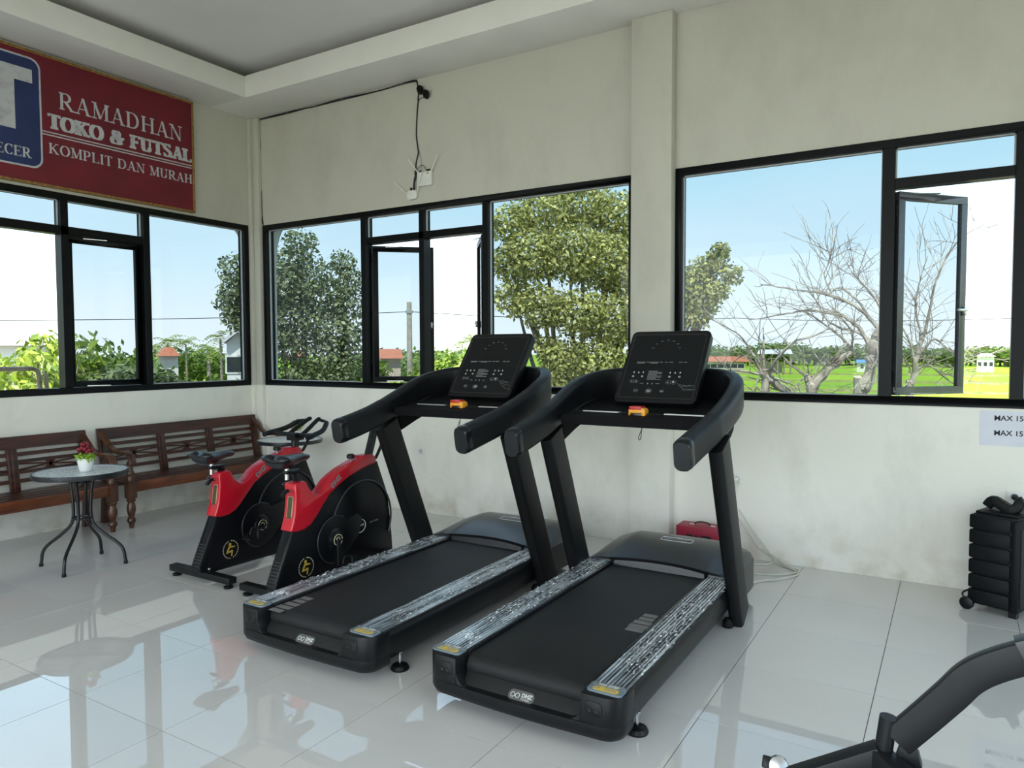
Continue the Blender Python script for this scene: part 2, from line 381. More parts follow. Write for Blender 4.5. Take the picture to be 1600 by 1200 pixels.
# storey below, seen from outside
structure(MB().box(-TH, XR+TH, YR-TH, TH, -4.0, -0.26).build('lower_storey', 'exterior', smooth=0))

# ------------------------------------------------------------------ windows
def P2(axis, a, d, z):   # axis 0: window in the back wall (a=x, d=outward +y); axis 1: in the left wall (a=y, d=outward -x)
    return (a, d, z) if axis == 0 else (-d, a, z)
def wbox(b, axis, a0, a1, d0, d1, z0, z1):
    p, q = P2(axis, a0, d0, z0), P2(axis, a1, d1, z1)
    b.box(min(p[0], q[0]), max(p[0], q[0]), min(p[1], q[1]), max(p[1], q[1]), z0, z1); return b
D0, D1 = -0.008, 0.095
def window(name, axis, a0, a1, mull, panes, FW=0.055):
    root = struct_empty(name)
    b = MB()
    wbox(b, axis, a0, a1, D0, D1, ZT-FW, ZT); wbox(b, axis, a0, a1, D0, D1, ZS, ZS+FW)
    wbox(b, axis, a0, a0+FW, D0, D1, ZS+FW, ZT-FW); wbox(b, axis, a1-FW, a1, D0, D1, ZS+FW, ZT-FW)
    b.build('window_frame', 'black_alu', root, bevel=0.002, seg=1)
    for m0, m1 in mull:
        wbox(MB(), axis, m0, m1, D0, D1, ZS+FW, ZT-FW).build('mullion', 'black_alu', root, bevel=0.002, seg=1)
    for p0, p1, za, zb in panes:
        wbox(MB(), axis, p0, p1, 0.042, 0.048, za, zb).build('glass_pane', 'glass', root, smooth=0)
        s = MB()   # thin grey bead around the pane
        for q in ((p0, p0+0.008, za, zb), (p1-0.008, p1, za, zb), (p0, p1, za, za+0.008), (p0, p1, zb-0.008, zb)):
            wbox(s, axis, q[0], q[1], 0.030, 0.052, q[2], q[3])
        s.build('glazing_bead', 'white_seal', root, smooth=0)
    return root
def transom(root, axis, a0, a1, z0, z1):
    wbox(MB(), axis, a0, a1, D0, D1, z0, z1).build('transom', 'black_alu', root, bevel=0.002, seg=1)
def sash(root, axis, hinge, width, z0, z1, ang, side=1, m='black_alu', d=0.06, handle=True, name='sash'):
    """casement leaf built along +a from its hinge, then swung outward by ang (radians)"""
    FW = 0.052; b = MB(); t = 0.035
    # local frame: u along leaf, v thickness, z
    for u0, u1, q0, q1 in ((0, width, 0, FW), (0, width, z1-z0-FW, z1-z0), (0, FW, FW, z1-z0-FW), (width-FW, width, FW, z1-z0-FW)):
        b.box(u0, u1, 0, t, q0, q1)
    me = b.mesh(name); me.materials.append(M[m]); finish(me, 30, 0.002, seg=1)
    o = add_obj(name, me, root)
    p = P2(axis, hinge, d, z0)
    if axis == 0: base = 0.0 if side > 0 else pi
    else: base = pi/2 if side > 0 else -pi/2
    # outward is +y (axis 0) or -x (axis 1)
    if axis == 0: rz = base+ang if side > 0 else base-ang
    else: rz = base+ang if side > 0 else base-ang
    o.location = p; o.rotation_euler = (0, 0, rz)
    MB().box(FW-0.01, width-FW+0.01, t/2-0.003, t/2+0.003, FW-0.01, z1-z0-FW+0.01).build('sash_pane', 'glass', o, smooth=0)
    sg = -1 if side > 0 else 1
    if handle:
        h = MB(); yb = -0.012 if sg < 0 else t+0.012
        zc = (z1-z0)*0.42
        h.obox((width-FW/2, t/2+sg*0.028, zc), (0.022, 0.025, 0.06)); h.obox((width-FW/2-0.03, t/2+sg*0.042, zc+0.008), (0.095, 0.012, 0.018))
        h.build('window_handle', 'steel', o, bevel=0.003)
    g = MB()
    for zz in (0.12, (z1-z0)/2, z1-z0-0.12): g.tube([(0.0, t/2-sg*0.01, zz-0.04), (0.0, t/2-sg*0.01, zz+0.04)], 0.011, 8)
    g.build('hinge', 'black_alu', o)
    s = MB(); L = width*0.38      # friction stays, top and bottom
    for zz in (0.008, z1-z0-0.008): s.obox((L*0.8, t/2+sg*0.03, zz), (L, 0.016, 0.006), Matrix.Rotation(sg*0.35, 3, 'Z'))
    s.build('friction_stay', 'steel', o)
    return o
TR0, TR1 = 2.578, 2.64
F = 0.055
w1 = window('window_1', 0, 0.137, 4.43, [(1.56, 1.625), (2.287, 2.345), (2.998, 3.056)],
            [(0.192, 1.56, ZS+F, ZT-F), (1.625, 2.287, TR1, ZT-F), (2.345, 2.998, TR1, ZT-F), (3.056, 4.375, ZS+F, ZT-F)])
transom(w1, 0, 1.625, 2.998, TR0, TR1)
sash(w1, 0, 1.655, 0.60, ZS+F+0.005, TR0-0.01, math.radians(44), 1)
sash(w1, 0, 2.985, 0.60, ZS+F+0.005, TR0-0.01, math.radians(52), -1)
w2 = window('window_2', 0, 4.747, 9.2, [(6.15, 6.225), (6.872, 6.94), (7.65, 7.71)],
            [(4.802, 6.15, ZS+F, ZT-F), (6.225, 6.872, TR1, ZT-F), (6.94, 7.65, ZS+F, ZT-F), (7.71, 9.145, ZS+F, ZT-F)])
transom(w2, 0, 6.225, 6.872, TR0, TR1)
sash(w2, 0, 6.25, 0.60, ZS+F+0.005, TR0-0.01, math.radians(50), 1, 'lit_alu')
LT0, LT1 = 2.545, 2.615
w3 = window('window_3', 1, -4.45, -0.091, [(-1.29, -1.225), (-2.035, -1.97), (-2.78, -2.715)],
            [(-1.225, -0.146, ZS+F, ZT-F), (-1.97, -1.29, LT1, ZT-F), (-2.715, -2.035, LT1, ZT-F), (-4.395, -2.78, ZS+F, ZT-F)])
transom(w3, 1, -2.715, -1.29, LT0, LT1)
sash(w3, 1, -1.968, 0.675, ZS+F+0.002, LT0-0.002, 0.0, 1, d=0.045, handle=False)
sash(w3, 1, -2.70, 0.60, ZS+F+0.005, LT0-0.01, math.radians(82), 1, d=0.06)

# ================================================================== OUTSIDE
def cam_dir(px, py):
    return (_r2*((px-800)/F_PX)+_u2*((600-py)/F_PX)+_fw)
def at_dist(px, py, dist):
    """point of the landscape at horizontal distance dist in the direction measured on the photograph"""
    d = cam_dir(px, py); k = dist/math.hypot(d.x, d.y); return CAM+d*k
GZ = -4.0
M['grass'] = mat('rice_field_green', (0.30, 0.44, 0.035), 0.9, var=0.12, scale=0.09, col2=(0.20, 0.35, 0.03), detail=9, bump=0.5, bscale=3, spec=0.1)
g = MB(); g.add([(-700, -300, GZ), (700, -300, GZ), (700, 900, GZ), (-700, 900, GZ)], [(0, 1, 2, 3)])
gr = structure(g.build('rice_field', 'grass', smooth=0))
M['bounce_ground'] = mat('dull_bounce_ground', (0.22, 0.20, 0.17), 0.95, scale=0.4, col2=(0.15, 0.13, 0.11), spec=0.1)  # unseen dull ground, added near the building to weaken green bounce light
structure(MB().prism([(62*math.cos(a*pi/16)+3, 58*math.sin(a*pi/16)-4) for a in range(32)], 2, GZ-0.1, GZ+0.02).build('bounce_ground', 'bounce_ground', smooth=0))
M['earth'] = mat('field_bund_earth', (0.30, 0.27, 0.12), 0.95, var=0.2, scale=1, col2=(0.16, 0.20, 0.05))
for dd in (52, 66, 84, 108, 140, 180):
    a, b_ = at_dist(640, 545, dd*1.15), at_dist(1700, 545, dd)
    bb = MB(); bb.sweep([(a.x, a.y, GZ+0.0), ((a.x+b_.x)/2, (a.y+b_.y)/2+1.5, GZ), (b_.x, b_.y, GZ+0.0)], [(-0.5, 0), (-0.2, 0.3), (0.2, 0.3), (0.5, 0)])
    structure(bb.build('field_bund', 'earth'))

M['leaf_big'] = leaf_mat('leaf_yellow_green', (0.10, 0.13, 0.035), (0.78, 0.76, 0.26))
M['leaf_dark'] = leaf_mat('leaf_dark_green', (0.04, 0.065, 0.025), (0.36, 0.42, 0.20))
M['leaf_mid'] = leaf_mat('leaf_mid_green', (0.05, 0.11, 0.015), (0.24, 0.33, 0.05))
M['leaf_bright'] = leaf_mat('leaf_bright_green', (0.12, 0.20, 0.02), (0.45, 0.55, 0.07))
M['leaf_palm'] = leaf_mat('palm_leaf', (0.10, 0.15, 0.02), (0.40, 0.45, 0.08))
M['bark'] = mat('bark_grey', (0.42, 0.37, 0.29), 0.9, scale=9, col2=(0.10, 0.085, 0.06), bump=0.6, bscale=20)
M['bark_pale'] = mat('bark_pale_dry', (0.62, 0.56, 0.46), 0.9, scale=7, col2=(0.24, 0.20, 0.15), bump=0.6, bscale=20)
M['leaf_cheroot'] = leaf_mat('hazy_leaf', (0.10, 0.15, 0.05), (0.32, 0.40, 0.14))  # lightened so that distance haze sits in the leaf colour

def leaves_mesh(name, centers, radii, n, size, m, flat=0.6, droop=0.0, aspect=0.55, shell=0.55):
    """n leaves (two-triangle folded blades) on and in ellipsoidal clumps"""
    centers = np.array(centers, float); radii = np.array(radii, float)
    if radii.ndim == 1: radii = np.stack([radii, radii, radii*0.8], 1)
    vol = (radii[:, 0]*radii[:, 1]*radii[:, 2])**(2/3); pick = rng.choice(len(centers), n, p=vol/vol.sum())
    d = rng.normal(size=(n, 3)); d /= np.linalg.norm(d, axis=1)[:, None]
    rr = shell+(1.08-shell)*rng.random(n)**0.6
    P = centers[pick]+d*radii[pick]*rr[:, None]
    nrm = d*0.6+rng.normal(size=(n, 3))*0.55; nrm[:, 2] += 0.35; nrm /= np.linalg.norm(nrm, axis=1)[:, None]
    t = rng.normal(size=(n, 3)); t[:, 2] -= droop; t -= nrm*(t*nrm).sum(1)[:, None]; t /= np.linalg.norm(t, axis=1)[:, None]
    s_ = np.cross(nrm, t); L = (size*(0.6+0.8*rng.random(n)))[:, None]; W = L*aspect
    a = P; b = P+t*L*0.5+s_*W*0.5-nrm*L*0.06; c = P+t*L-nrm*L*0.12; e = P+t*L*0.5-s_*W*0.5-nrm*L*0.06
    V = np.stack([a, b, c, e], 1).reshape(-1, 3)
    me = bpy.data.meshes.new(name); k = np.arange(n)*4
    me.vertices.add(len(V)); me.vertices.foreach_set('co', V.ravel())
    me.loops.add(n*4); me.polygons.add(n)
    me.loops.foreach_set('vertex_index', np.stack([k, k+1, k+2, k+3], 1).ravel())
    me.polygons.foreach_set('loop_start', np.arange(n)*4)
    me.update(calc_edges=True); me.validate(); me.materials.append(M[m]); return me

def branch(b, p, d, L, r, depth, bend=0.25, n=5, tips=None, up=0.1, taper=0.5):
    P = Vector(p); D = Vector(d).normalized(); pts = [P.copy()]; rs = [r]
    for k in range(n):
        D = (D+Vector((random.uniform(-1, 1), random.uniform(-1, 1), random.uniform(-1, 1)+up))*bend*0.5).normalized()
        P = P+D*L/n; pts.append(P.copy()); rs.append(r*(1-(1-taper)*(k+1)/n))
    b.tube(pts, rs, 6 if r > 0.03 else 4, caps=False)
    if tips is not None: tips.append(P.copy())
    return pts, rs, D

def leafy_tree(name, label, base, H, crown, nleaf, lsize, leafm, group=None, trunk_r=0.16, lean=(0, 0), barkm='bark', droop=0.2, aspect=0.55, shell=0.4, cat='tree'):
    """crown: list of (dx, dy, z_above_base, radius)"""
    t = thing(name, label, cat, base, 0, group)
    b = MB(); top = H*0.45
    tp = [(0, 0, -0.05), (lean[0]*0.3, lean[1]*0.3, top*0.5), (lean[0], lean[1], top)]
    b.tube(smooth_path(tp, 4), [trunk_r*(1.2-0.6*i/8) for i in range(9)], 9)
    b.build('trunk', barkm, t)
    br = MB()
    for dx, dy, z, r in crown:
        s0 = Vector((lean[0]*0.8, lean[1]*0.8, min(top, z)*random.uniform(0.6, 0.98))); e = Vector((dx, dy, z))
        mid = s0.lerp(e, 0.5)+Vector((random.uniform(-.2, .2), random.uniform(-.2, .2), -0.15*(e-s0).length))
        pth = smooth_path([s0, mid, e], 4); br.tube(pth, [trunk_r*(0.5-0.42*i/8) for i in range(9)], 6, caps=False)
        for k in range(5):
            q = pth[random.randint(4, 8)]; dd = Vector((random.uniform(-1, 1), random.uniform(-1, 1), random.uniform(-.3, 1)))
            branch(br, q, dd, r*random.uniform(.6, 1.0), trunk_r*0.12, 0, bend=0.5)
    br.build('branches', barkm, t)
    me = leaves_mesh('foliage', [c[:3] for c in crown], [c[3] for c in crown], nleaf, lsize, leafm, droop=droop, aspect=aspect, shell=shell)
    o = add_obj('foliage', me, t); o['kind'] = 'stuff'
    return t

# the big tree straight ahead, its crown spreading behind the pillar to the right-hand pane
B = at_dist(905, 545, 17.0); B.z = GZ
crown = []
def cr_px(px, py, r, dist, base):
    p = at_dist(px, py, dist)-base; return (p.x, p.y, p.z, r)
for px, py, r, dd in ((800, 350, .55, 16.5), (850, 330, .7, 16.8), (910, 320, .75, 17.2), (965, 340, .75, 17.5), (1010, 370, .6, 17.5), (795, 410, .5, 16.6),
                      (835, 400, .7, 16.2), (890, 395, .8, 16.4), (945, 410, .85, 16.8), (1000, 440, .8, 17), (1050, 460, .6, 17.2), (805, 465, .5, 16.4),
                      (850, 480, .6, 16), (905, 490, .65, 16), (960, 500, .75, 16.4), (1020, 520, .65, 16.8), (1085, 440, .45, 17.2), (1100, 420, .35, 17.2), (1118, 405, .28, 17.2), (1125, 390, .20, 17.2),
                      (1142, 428, .30, 17.2), (1095, 470, .45, 17), (1120, 455, .3, 17), (1085, 495, .35, 17), (880, 560, .55, 15.8), (930, 570, .7, 16), (975, 585, .6, 16.2),
                      (865, 600, .45, 15.8), (900, 640, .6, 15.8), (950, 650, .6, 16), (1000, 600, .6, 16.4), (850, 540, .3, 16)):
    crown.append(cr_px(px, py, r, dd, B))
leafy_tree('leafy_tree', 'tall broad tree with yellow-green crown filling the panes left of the pillar', B, 9.0, crown, 40000, 0.105, 'leaf_big', trunk_r=0.24, lean=(0.1, 0.2))
# tree on the left, seen across the corner
B2 = at_dist(478, 545, 14.5); B2.z = GZ; crown = []
for px, py, r, dd in ((470, 378, .32, 14.5), (455, 410, .40, 14.5), (480, 430, .5, 14.6), (450, 455, .5, 14.3), (500, 465, .55, 14.6), (535, 410, .28, 14.8), (545, 440, .35, 14.8),
                      (540, 480, .45, 14.7), (465, 500, .55, 14.4), (515, 520, .5, 14.4), (545, 530, .4, 14.4), (440, 540, .4, 14.2), (500, 560, .45, 14.3), (540, 570, .35, 14.3),
                      (455, 585, .4, 14.2), (520, 600, .45, 14.2), (425, 440, .5, 14.2), (405, 480, .5, 14.1), (385, 450, .45, 14), (372, 420, .35, 14), (366, 470, .35, 14), (378, 500, .35, 14), (360, 480, .2, 14),
                      (415, 520, .45, 14), (555, 620, .35, 14.3), (470, 630, .5, 14.2)):
    crown.append(cr_px(px, py, r, dd, B2))
leafy_tree('leafy_tree', 'grey-green tree with open forked crown seen beside the corner column', B2, 8.0, crown, 17000, 0.085, 'leaf_dark', trunk_r=0.15, lean=(-0.1, 0.1))
# drooping broad-leaved trees below the left window
for i, (px, py, dist, R, lab, lm) in enumerate((
        (60, 520, 13.0, 0.75, 'tree with drooping leafy twigs outside the leftmost open bay', 'leaf_bright'),
        (150, 548, 14.0, 1.15, 'dense rounded tree low behind the closed sash', 'leaf_mid'),
        (200, 575, 12.5, 0.6, 'dark drooping broad-leaved tree beside the dense rounded one', 'leaf_dark'),
        (272, 600, 12.0, 0.6, 'low spreading tree under the orange hipped roof', 'leaf_mid'),
        (330, 592, 12.5, 0.65, 'low spreading tree under the white gabled house', 'leaf_mid'),
        (45, 610, 11.0, 0.75, 'bright yellow-green shrubby tree behind the rusty rail', 'leaf_bright'))):
    Bq = at_dist(px, 545, dist); Bq.z = GZ; cw = []
    for k in range(9):
        a = k*2.399; rad = R*math.sqrt(k/9)*1.3
        top = at_dist(px, py, dist).z-GZ
        cw.append((rad*math.cos(a), rad*math.sin(a), top-random.uniform(0.1, 0.9)*R-0.25*rad, R*random.uniform(.4, .62)))
    leafy_tree('leafy_tree', lab, Bq, top, cw, 2600 if i else 900, 0.17, lm, trunk_r=0.12, droop=1.2, aspect=0.38, shell=0.5)

# bare dry trees close to the right-hand window
def bare_tree(label, segs, twigs, seedn):
    base = segs[0][0][0]; random.seed(seedn)
    t = thing('bare_tree', label, 'tree', (base.x, base.y, GZ))
    off = Vector((base.x, base.y, GZ)); b = MB(); tw = MB()
    for pts, r0, r1 in segs:
        P = smooth_path([Vector(p)-off for p in pts], 5); n = len(P)
        (b if r0 > 0.045 else tw).tube([q+Vector((random.uniform(-1, 1), random.uniform(-1, 1), random.uniform(-1, 1)))*r0*0.25 for q in P], [r0+(r1-r0)*i/(n-1) for i in range(n)], 8 if r0 > 0.04 else 5)
        if r0 <= 0.06:
            for k in range(twigs):
                i = random.randint(n//5, n-2); q = P[i]; tg = (P[i+1]-P[i]).normalized()
                d = tg*0.5+Vector((random.uniform(-1, 1), random.uniform(-1, 1)*0.5, random.uniform(-0.5, 0.9)))
                pp, rr, dd = branch(tw, q, d, random.uniform(.3, .85), min(0.010, max(0.006, r1*0.8)), 0, bend=0.42, n=5, up=0.08)
                for _ in range(2):
                    j = random.randint(1, 4); branch(tw, pp[j], dd+Vector((random.uniform(-1, 1), random.uniform(-1, 1), random.uniform(-.6, 1))), random.uniform(.15, .45), 0.0042, 0, bend=0.5, n=4, up=0.05)
    b.build('trunk', 'bark_pale', t); tw.build('branches', 'bark_pale', t)
    return t
def A(px, py, d): return at_dist(px, py, d)
d0 = 9.5
bare_tree('short pale bare tree stump with arching twigs, left of the forked one', [
    ([Vector((A(1196, 545, d0).x, A(1196, 545, d0).y, GZ)), A(1196, 640, d0), A(1195, 590, d0), A(1190, 583, d0)], 0.055, 0.05),
    ([A(1192, 585, d0), A(1205, 592, d0), A(1225, 612, d0+.1), A(1250, 620, d0+.3)], 0.06, 0.035),
    ([A(1192, 585, d0), A(1180, 560, d0), A(1168, 540, d0+.1), A(1150, 520, d0+.2), A(1110, 498, d0+.3)], 0.022, 0.006),
    ([A(1193, 583, d0), A(1193, 545, d0), A(1193, 512, d0)], 0.022, 0.007),
    ([A(1200, 585, d0), A(1215, 560, d0-.2), A(1240, 535, d0-.3), A(1270, 525, d0-.3), A(1300, 512, d0)], 0.025, 0.006),
    ([A(1185, 585, d0), A(1160, 580, d0-.2), A(1130, 580, d0-.3), A(1110, 590, d0-.3)], 0.016, 0.006),
    ([A(1205, 588, d0), A(1225, 596, d0-.2), A(1240, 602, d0-.3), A(1256, 616, d0-.3)], 0.014, 0.005),
    ([A(1185, 590, d0), A(1180, 605, d0), A(1180, 625, d0)], 0.014, 0.008)], 5, 3)
bare_tree('pale bare tree forking low in the middle of the wide pane', [
    ([Vector((A(1266, 545, d0).x, A(1266, 545, d0).y, GZ)), A(1268, 650, d0), A(1267, 615, d0), A(1272, 603, d0)], 0.065, 0.055),
    ([A(1272, 605, d0), A(1290, 580, d0), A(1315, 562, d0+.1), A(1332, 548, d0+.2)], 0.055, 0.04),
    ([A(1268, 606, d0), A(1263, 595, d0), A(1263, 588, d0)], 0.05, 0.045),
    ([A(1332, 548, d0+.2), A(1318, 530, d0), A(1290, 508, d0-.1), A(1262, 490, d0-.2), A(1240, 482, d0-.2)], 0.02, 0.005),
    ([A(1330, 550, d0+.2), A(1332, 525, d0+.1), A(1322, 505, d0), A(1300, 480, d0)], 0.016, 0.005)], 6, 5)
bare_tree('tall leaning bare tree behind the dark mullion, its branches arching left', [
    ([Vector((A(1340, 545, d0).x, A(1340, 545, d0).y, GZ)), A(1343, 650, d0), A(1350, 610, d0), A(1360, 570, d0), A(1368, 530, d0), A(1385, 505, d0)], 0.085, 0.05),
    ([A(1362, 545, d0), A(1345, 515, d0), A(1320, 495, d0-.1), A(1290, 488, d0-.2), A(1262, 485, d0-.2), A(1220, 492, d0-.2), A(1170, 500, d0-.1)], 0.03, 0.006),
    ([A(1380, 525, d0), A(1358, 495, d0), A(1335, 478, d0), A(1300, 462, d0), A(1240, 452, d0), A(1190, 444, d0)], 0.03, 0.006),
    ([A(1365, 535, d0), A(1340, 520, d0), A(1312, 512, d0), A(1290, 498, d0), A(1275, 470, d0), A(1262, 455, d0)], 0.02, 0.005),
    ([A(1360, 500, d0), A(1340, 470, d0), A(1312, 450, d0+.1), A(1290, 462, d0), A(1300, 430, d0), A(1297, 395, d0)], 0.016, 0.004),
    ([A(1385, 505, d0), A(1370, 470, d0+.1), A(1345, 440, d0+.1), A(1330, 425, d0)], 0.02, 0.005),
    ([A(1300, 460, d0), A(1288, 430, d0), A(1296, 410, d0), A(1300, 388, d0)], 0.010, 0.003),
    ([A(1370, 540, d0), A(1375, 570, d0-.3), A(1370, 590, d0-.3), A(1365, 600, d0-.3)], 0.014, 0.005)], 9, 8)
bare_tree('bare tree of thin tangled branches seen through the open lit sash', [
    ([Vector((A(1420, 545, d0+1).x, A(1420, 545, d0+1).y, GZ)), A(1420, 650, d0+1), A(1425, 600, d0+1), A(1432, 560, d0+1), A(1440, 520, d0+1)], 0.05, 0.025),
    ([A(1432, 560, d0+1), A(1450, 500, d0+1), A(1462, 440, d0+.9), A(1495, 380, d0+.9), A(1540, 348, d0+.9)], 0.022, 0.005),
    ([A(1430, 570, d0+1), A(1420, 530, d0+1), A(1400, 500, d0+1), A(1372, 470, d0+1)], 0.02, 0.005),
    ([A(1435, 555, d0+1), A(1460, 530, d0+1), A(1480, 545, d0+1), A(1500, 560, d0+1)], 0.018, 0.005),
    ([A(1430, 580, d0+1), A(1450, 570, d0+1), A(1470, 585, d0+1), A(1490, 600, d0+1)], 0.016, 0.005),
    ([A(1440, 520, d0+1), A(1430, 480, d0+1), A(1440, 430, d0+1), A(1450, 400, d0+1)], 0.014, 0.004)], 13, 11)
random.seed(21)

# utility pole and wires
M['concrete'] = mat('weathered_concrete_pole', (0.42, 0.38, 0.30), 0.9, scale=3, col2=(0.26, 0.23, 0.18))
pb = at_dist(640, 545, 52); pole = thing('utility_pole', 'grey concrete utility pole standing beyond the open sash', 'pole', (pb.x, pb.y, GZ))
MB().tube([(0, 0, 0), (0, 0, at_dist(640, 472, 52).z-GZ)], [0.24, 0.17], 12).build('pole_shaft', 'concrete', pole)
zb = at_dist(640, 487, 52).z-GZ
MB().tube([(0, 0, zb-0.1), (0, 0, zb+0.1)], 0.26, 12).build('clamp_band', 'steel', pole)
wr = MB()
def wire(p, q, sag, r=0.03):
    P = [p.lerp(q, i/14)+Vector((0, 0, -sag*4*(i/14)*(1-i/14))) for i in range(15)]; wr.tube(P, r, 4)
pt = Vector((pb.x, pb.y, GZ+zb))
wire(pt, at_dist(-150, 500, 52), 0.2); wire(pt, at_dist(1150, 497, 60), 0.3); wire(at_dist(1150, 497, 60), at_dist(1700, 492, 62), 0.3)
tag(wr.build('power_line', 'black_cable'), 'thin power line strung across the sky past the concrete pole', 'cable')
wr = MB()
for k in range(3): wire(at_dist(560, 583+k*3, 20), at_dist(1000, 588+k*2, 20), 0.25-0.05*k, 0.018)
tag(wr.build('cable_bundle', 'black_cable'), 'black drooping cables crossing low in front of the pole', 'cable')

# buildings
M['roof_tile'] = mat('terracotta_roof', (0.52, 0.17, 0.08), 0.8, scale=2.5, col2=(0.36, 0.11, 0.05), stretch=(1, 1, 3))
M['wall_pink'] = mat('weathered_render', (0.55, 0.45, 0.38), 0.9, scale=1)
M['wall_white'] = mat('white_render', (0.74, 0.73, 0.70), 0.9, scale=1, var=0.04)
M['metal_roof'] = mat('pale_sheet_roof', (0.62, 0.62, 0.64), 0.5, scale=3, var=0.05)
M['dark_window'] = mat('dark_glazing', (0.03, 0.035, 0.04), 0.2)
M['blue_tarp'] = mat('blue_sheet', (0.10, 0.28, 0.55), 0.7)
M['timber'] = mat('weathered_timber', (0.32, 0.25, 0.18), 0.9, scale=5)
def house(label, px0, px1, base_py, eave_py, ridge_py, dist, wallm, roofm, hip=True, wins=2, depth=7.0, open_posts=False, storeys=1, name='house', gable_front=False):
    """a house whose front faces the gym; corners measured at the distance it stands"""
    c = at_dist((px0+px1)/2, eave_py, dist); left, right = at_dist(px0, eave_py, dist), at_dist(px1, eave_py, dist)
    W = (right-left).length; ze = c.z-GZ; zr = at_dist((px0+px1)/2, ridge_py, dist).z-GZ
    dr = (right-left).normalized(); rz = math.atan2(dr.y, dr.x)
    t = thing(name, label, 'building', (c.x, c.y, GZ), rz)
    o = 0.05*W
    if open_posts:
        for k in range(6):
            x = -W/2+W*k/5
            for y in (0.3, depth-0.3): MB().box(x-.12, x+.12, y-.12, y+.12, 0, ze).build('post', 'timber', t)
        MB().box(-W*0.3, W*0.25, depth*0.5, depth*0.6, 0, ze*0.6).build('partition', wallm, t)
    else:
        MB().box(-W/2+o, W/2-o, 0, depth, 0, ze).build('wall', wallm, t)
        for s in range(storeys):
            for k in range(wins):
                x = -W/2+o+(W-2*o)*(k+0.5)/wins; z0 = ze*(s+0.35)/storeys
                hw_ = .75 if W > 9 else .35
                f = MB().box(x-hw_-.1, x+hw_+.1, -.06, .02, z0, z0+1.2).build('window_frame', 'white_plastic', t)
                MB().box(x-hw_, x+hw_, -.08, -.05, z0+.12, z0+1.08).build('pane', 'dark_window', f)
    r = MB()
    if gable_front:
        r.prism([(-W/2-o, ze), (0, zr), (W/2+o, ze), (W/2+o, ze+.25), (0, zr+.3), (-W/2-o, ze+.25)], 1, -0.6, depth+0.4)
        MB().prism([(-W/2+o, ze), (W/2-o, ze), (0, zr)], 1, 0.0, 0.2).build('gable', wallm, t)
    else:
        h = W*0.28 if hip else 0.0
        vs = [(-W/2-o, -0.6, ze), (W/2+o, -0.6, ze), (W/2+o, depth+.6, ze), (-W/2-o, depth+.6, ze), (-W/2+h, depth/2, zr), (W/2-h, depth/2, zr)]
        r.add(vs, [(0, 1, 5, 4), (1, 2, 5), (2, 3, 4, 5), (3, 0, 4), (0, 3, 2, 1)])
    r.build('roof', roofm, t, smooth=0)
    return t
house('small house with an orange hipped roof behind the left window trees', 246, 280, 572, 556, 542, 60, 'wall_white', 'roof_tile', wins=1, depth=5)
house('two-storey white gabled house at the right edge of the left window', 352, 392, 575, 536, 519, 50, 'wall_white', 'metal_roof', gable_front=True, wins=2, storeys=2, depth=6)
house('long low white building outside the leftmost open bay', -60, 100, 580, 540, 532, 42, 'wall_white', 'wall_white', hip=False, wins=5, depth=9, name='building')
house('old house with an orange tiled roof left of the concrete pole', 585, 628, 580, 560, 545, 62, 'wall_pink', 'roof_tile', hip=False, wins=2, depth=7)
house('house with an orange roof seen low behind the grey-green tree', 452, 482, 575, 560, 549, 55, 'wall_pink', 'roof_tile', wins=1, depth=5)
house('long low shed with an orange tiled roof at the field edge', 1085, 1167, 573, 565, 557, 190, 'wall_pink', 'roof_tile', hip=False, wins=7, depth=9, name='shed')
house('open-sided shed with a pale sheet roof and timber posts in the field', 1185, 1236, 572, 553, 546, 175, 'wall_pink', 'metal_roof', hip=False, open_posts=True, depth=10, name='shed')
house('small hut under blue sheeting at the far field edge', 1338, 1356, 570, 567, 562, 200, 'wall_white', 'blue_tarp', hip=False, wins=1, depth=4, name='hut')
house('low white house at the field edge right of the open lit sash', 1525, 1555, 560, 557, 552, 210, 'wall_white', 'metal_roof', wins=3, depth=8)
# village shrubs and trees in between: one mesh per kind, individuals share it
def blob(seed, n, size, lm, R=1.0):
    random.seed(seed); cs = []; rs = []
    for k in range(12):
        a = random.uniform(0, 2*pi); q = random.uniform(0, .65)*R
        cs.append((q*math.cos(a), q*math.sin(a), random.uniform(0.55, 1.45)*R)); rs.append(random.uniform(.28, .5)*R)
    return leaves_mesh('foliage', cs, rs, n, size, lm, shell=0.5)
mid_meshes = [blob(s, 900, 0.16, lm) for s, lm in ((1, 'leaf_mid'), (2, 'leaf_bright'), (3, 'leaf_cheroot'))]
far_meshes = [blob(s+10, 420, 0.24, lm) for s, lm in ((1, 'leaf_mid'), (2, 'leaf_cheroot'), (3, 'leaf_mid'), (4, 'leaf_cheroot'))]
tk = MB().tube([(0, 0, 0), (0, 0, 1.0)], [0.07, 0.04], 6).mesh('trunk'); tk.materials.append(M['bark'])
def small_tree(name, label, px, top_py, dist, width, mesh, group, cat='tree'):
    p = at_dist(px, top_py, dist); h = p.z-GZ
    t = thing(name, label, cat, (p.x, p.y, GZ), random.uniform(0, 6), group)
    o = add_obj('foliage', mesh, t); o['kind'] = 'stuff'; s = width/2/1.1
    hz = max(h/1.9, 0.3); o.scale = (s, s, hz)
    q = add_obj('trunk', tk, t); q.scale = (s, s, hz)
    return t
random.seed(5)
k = 0
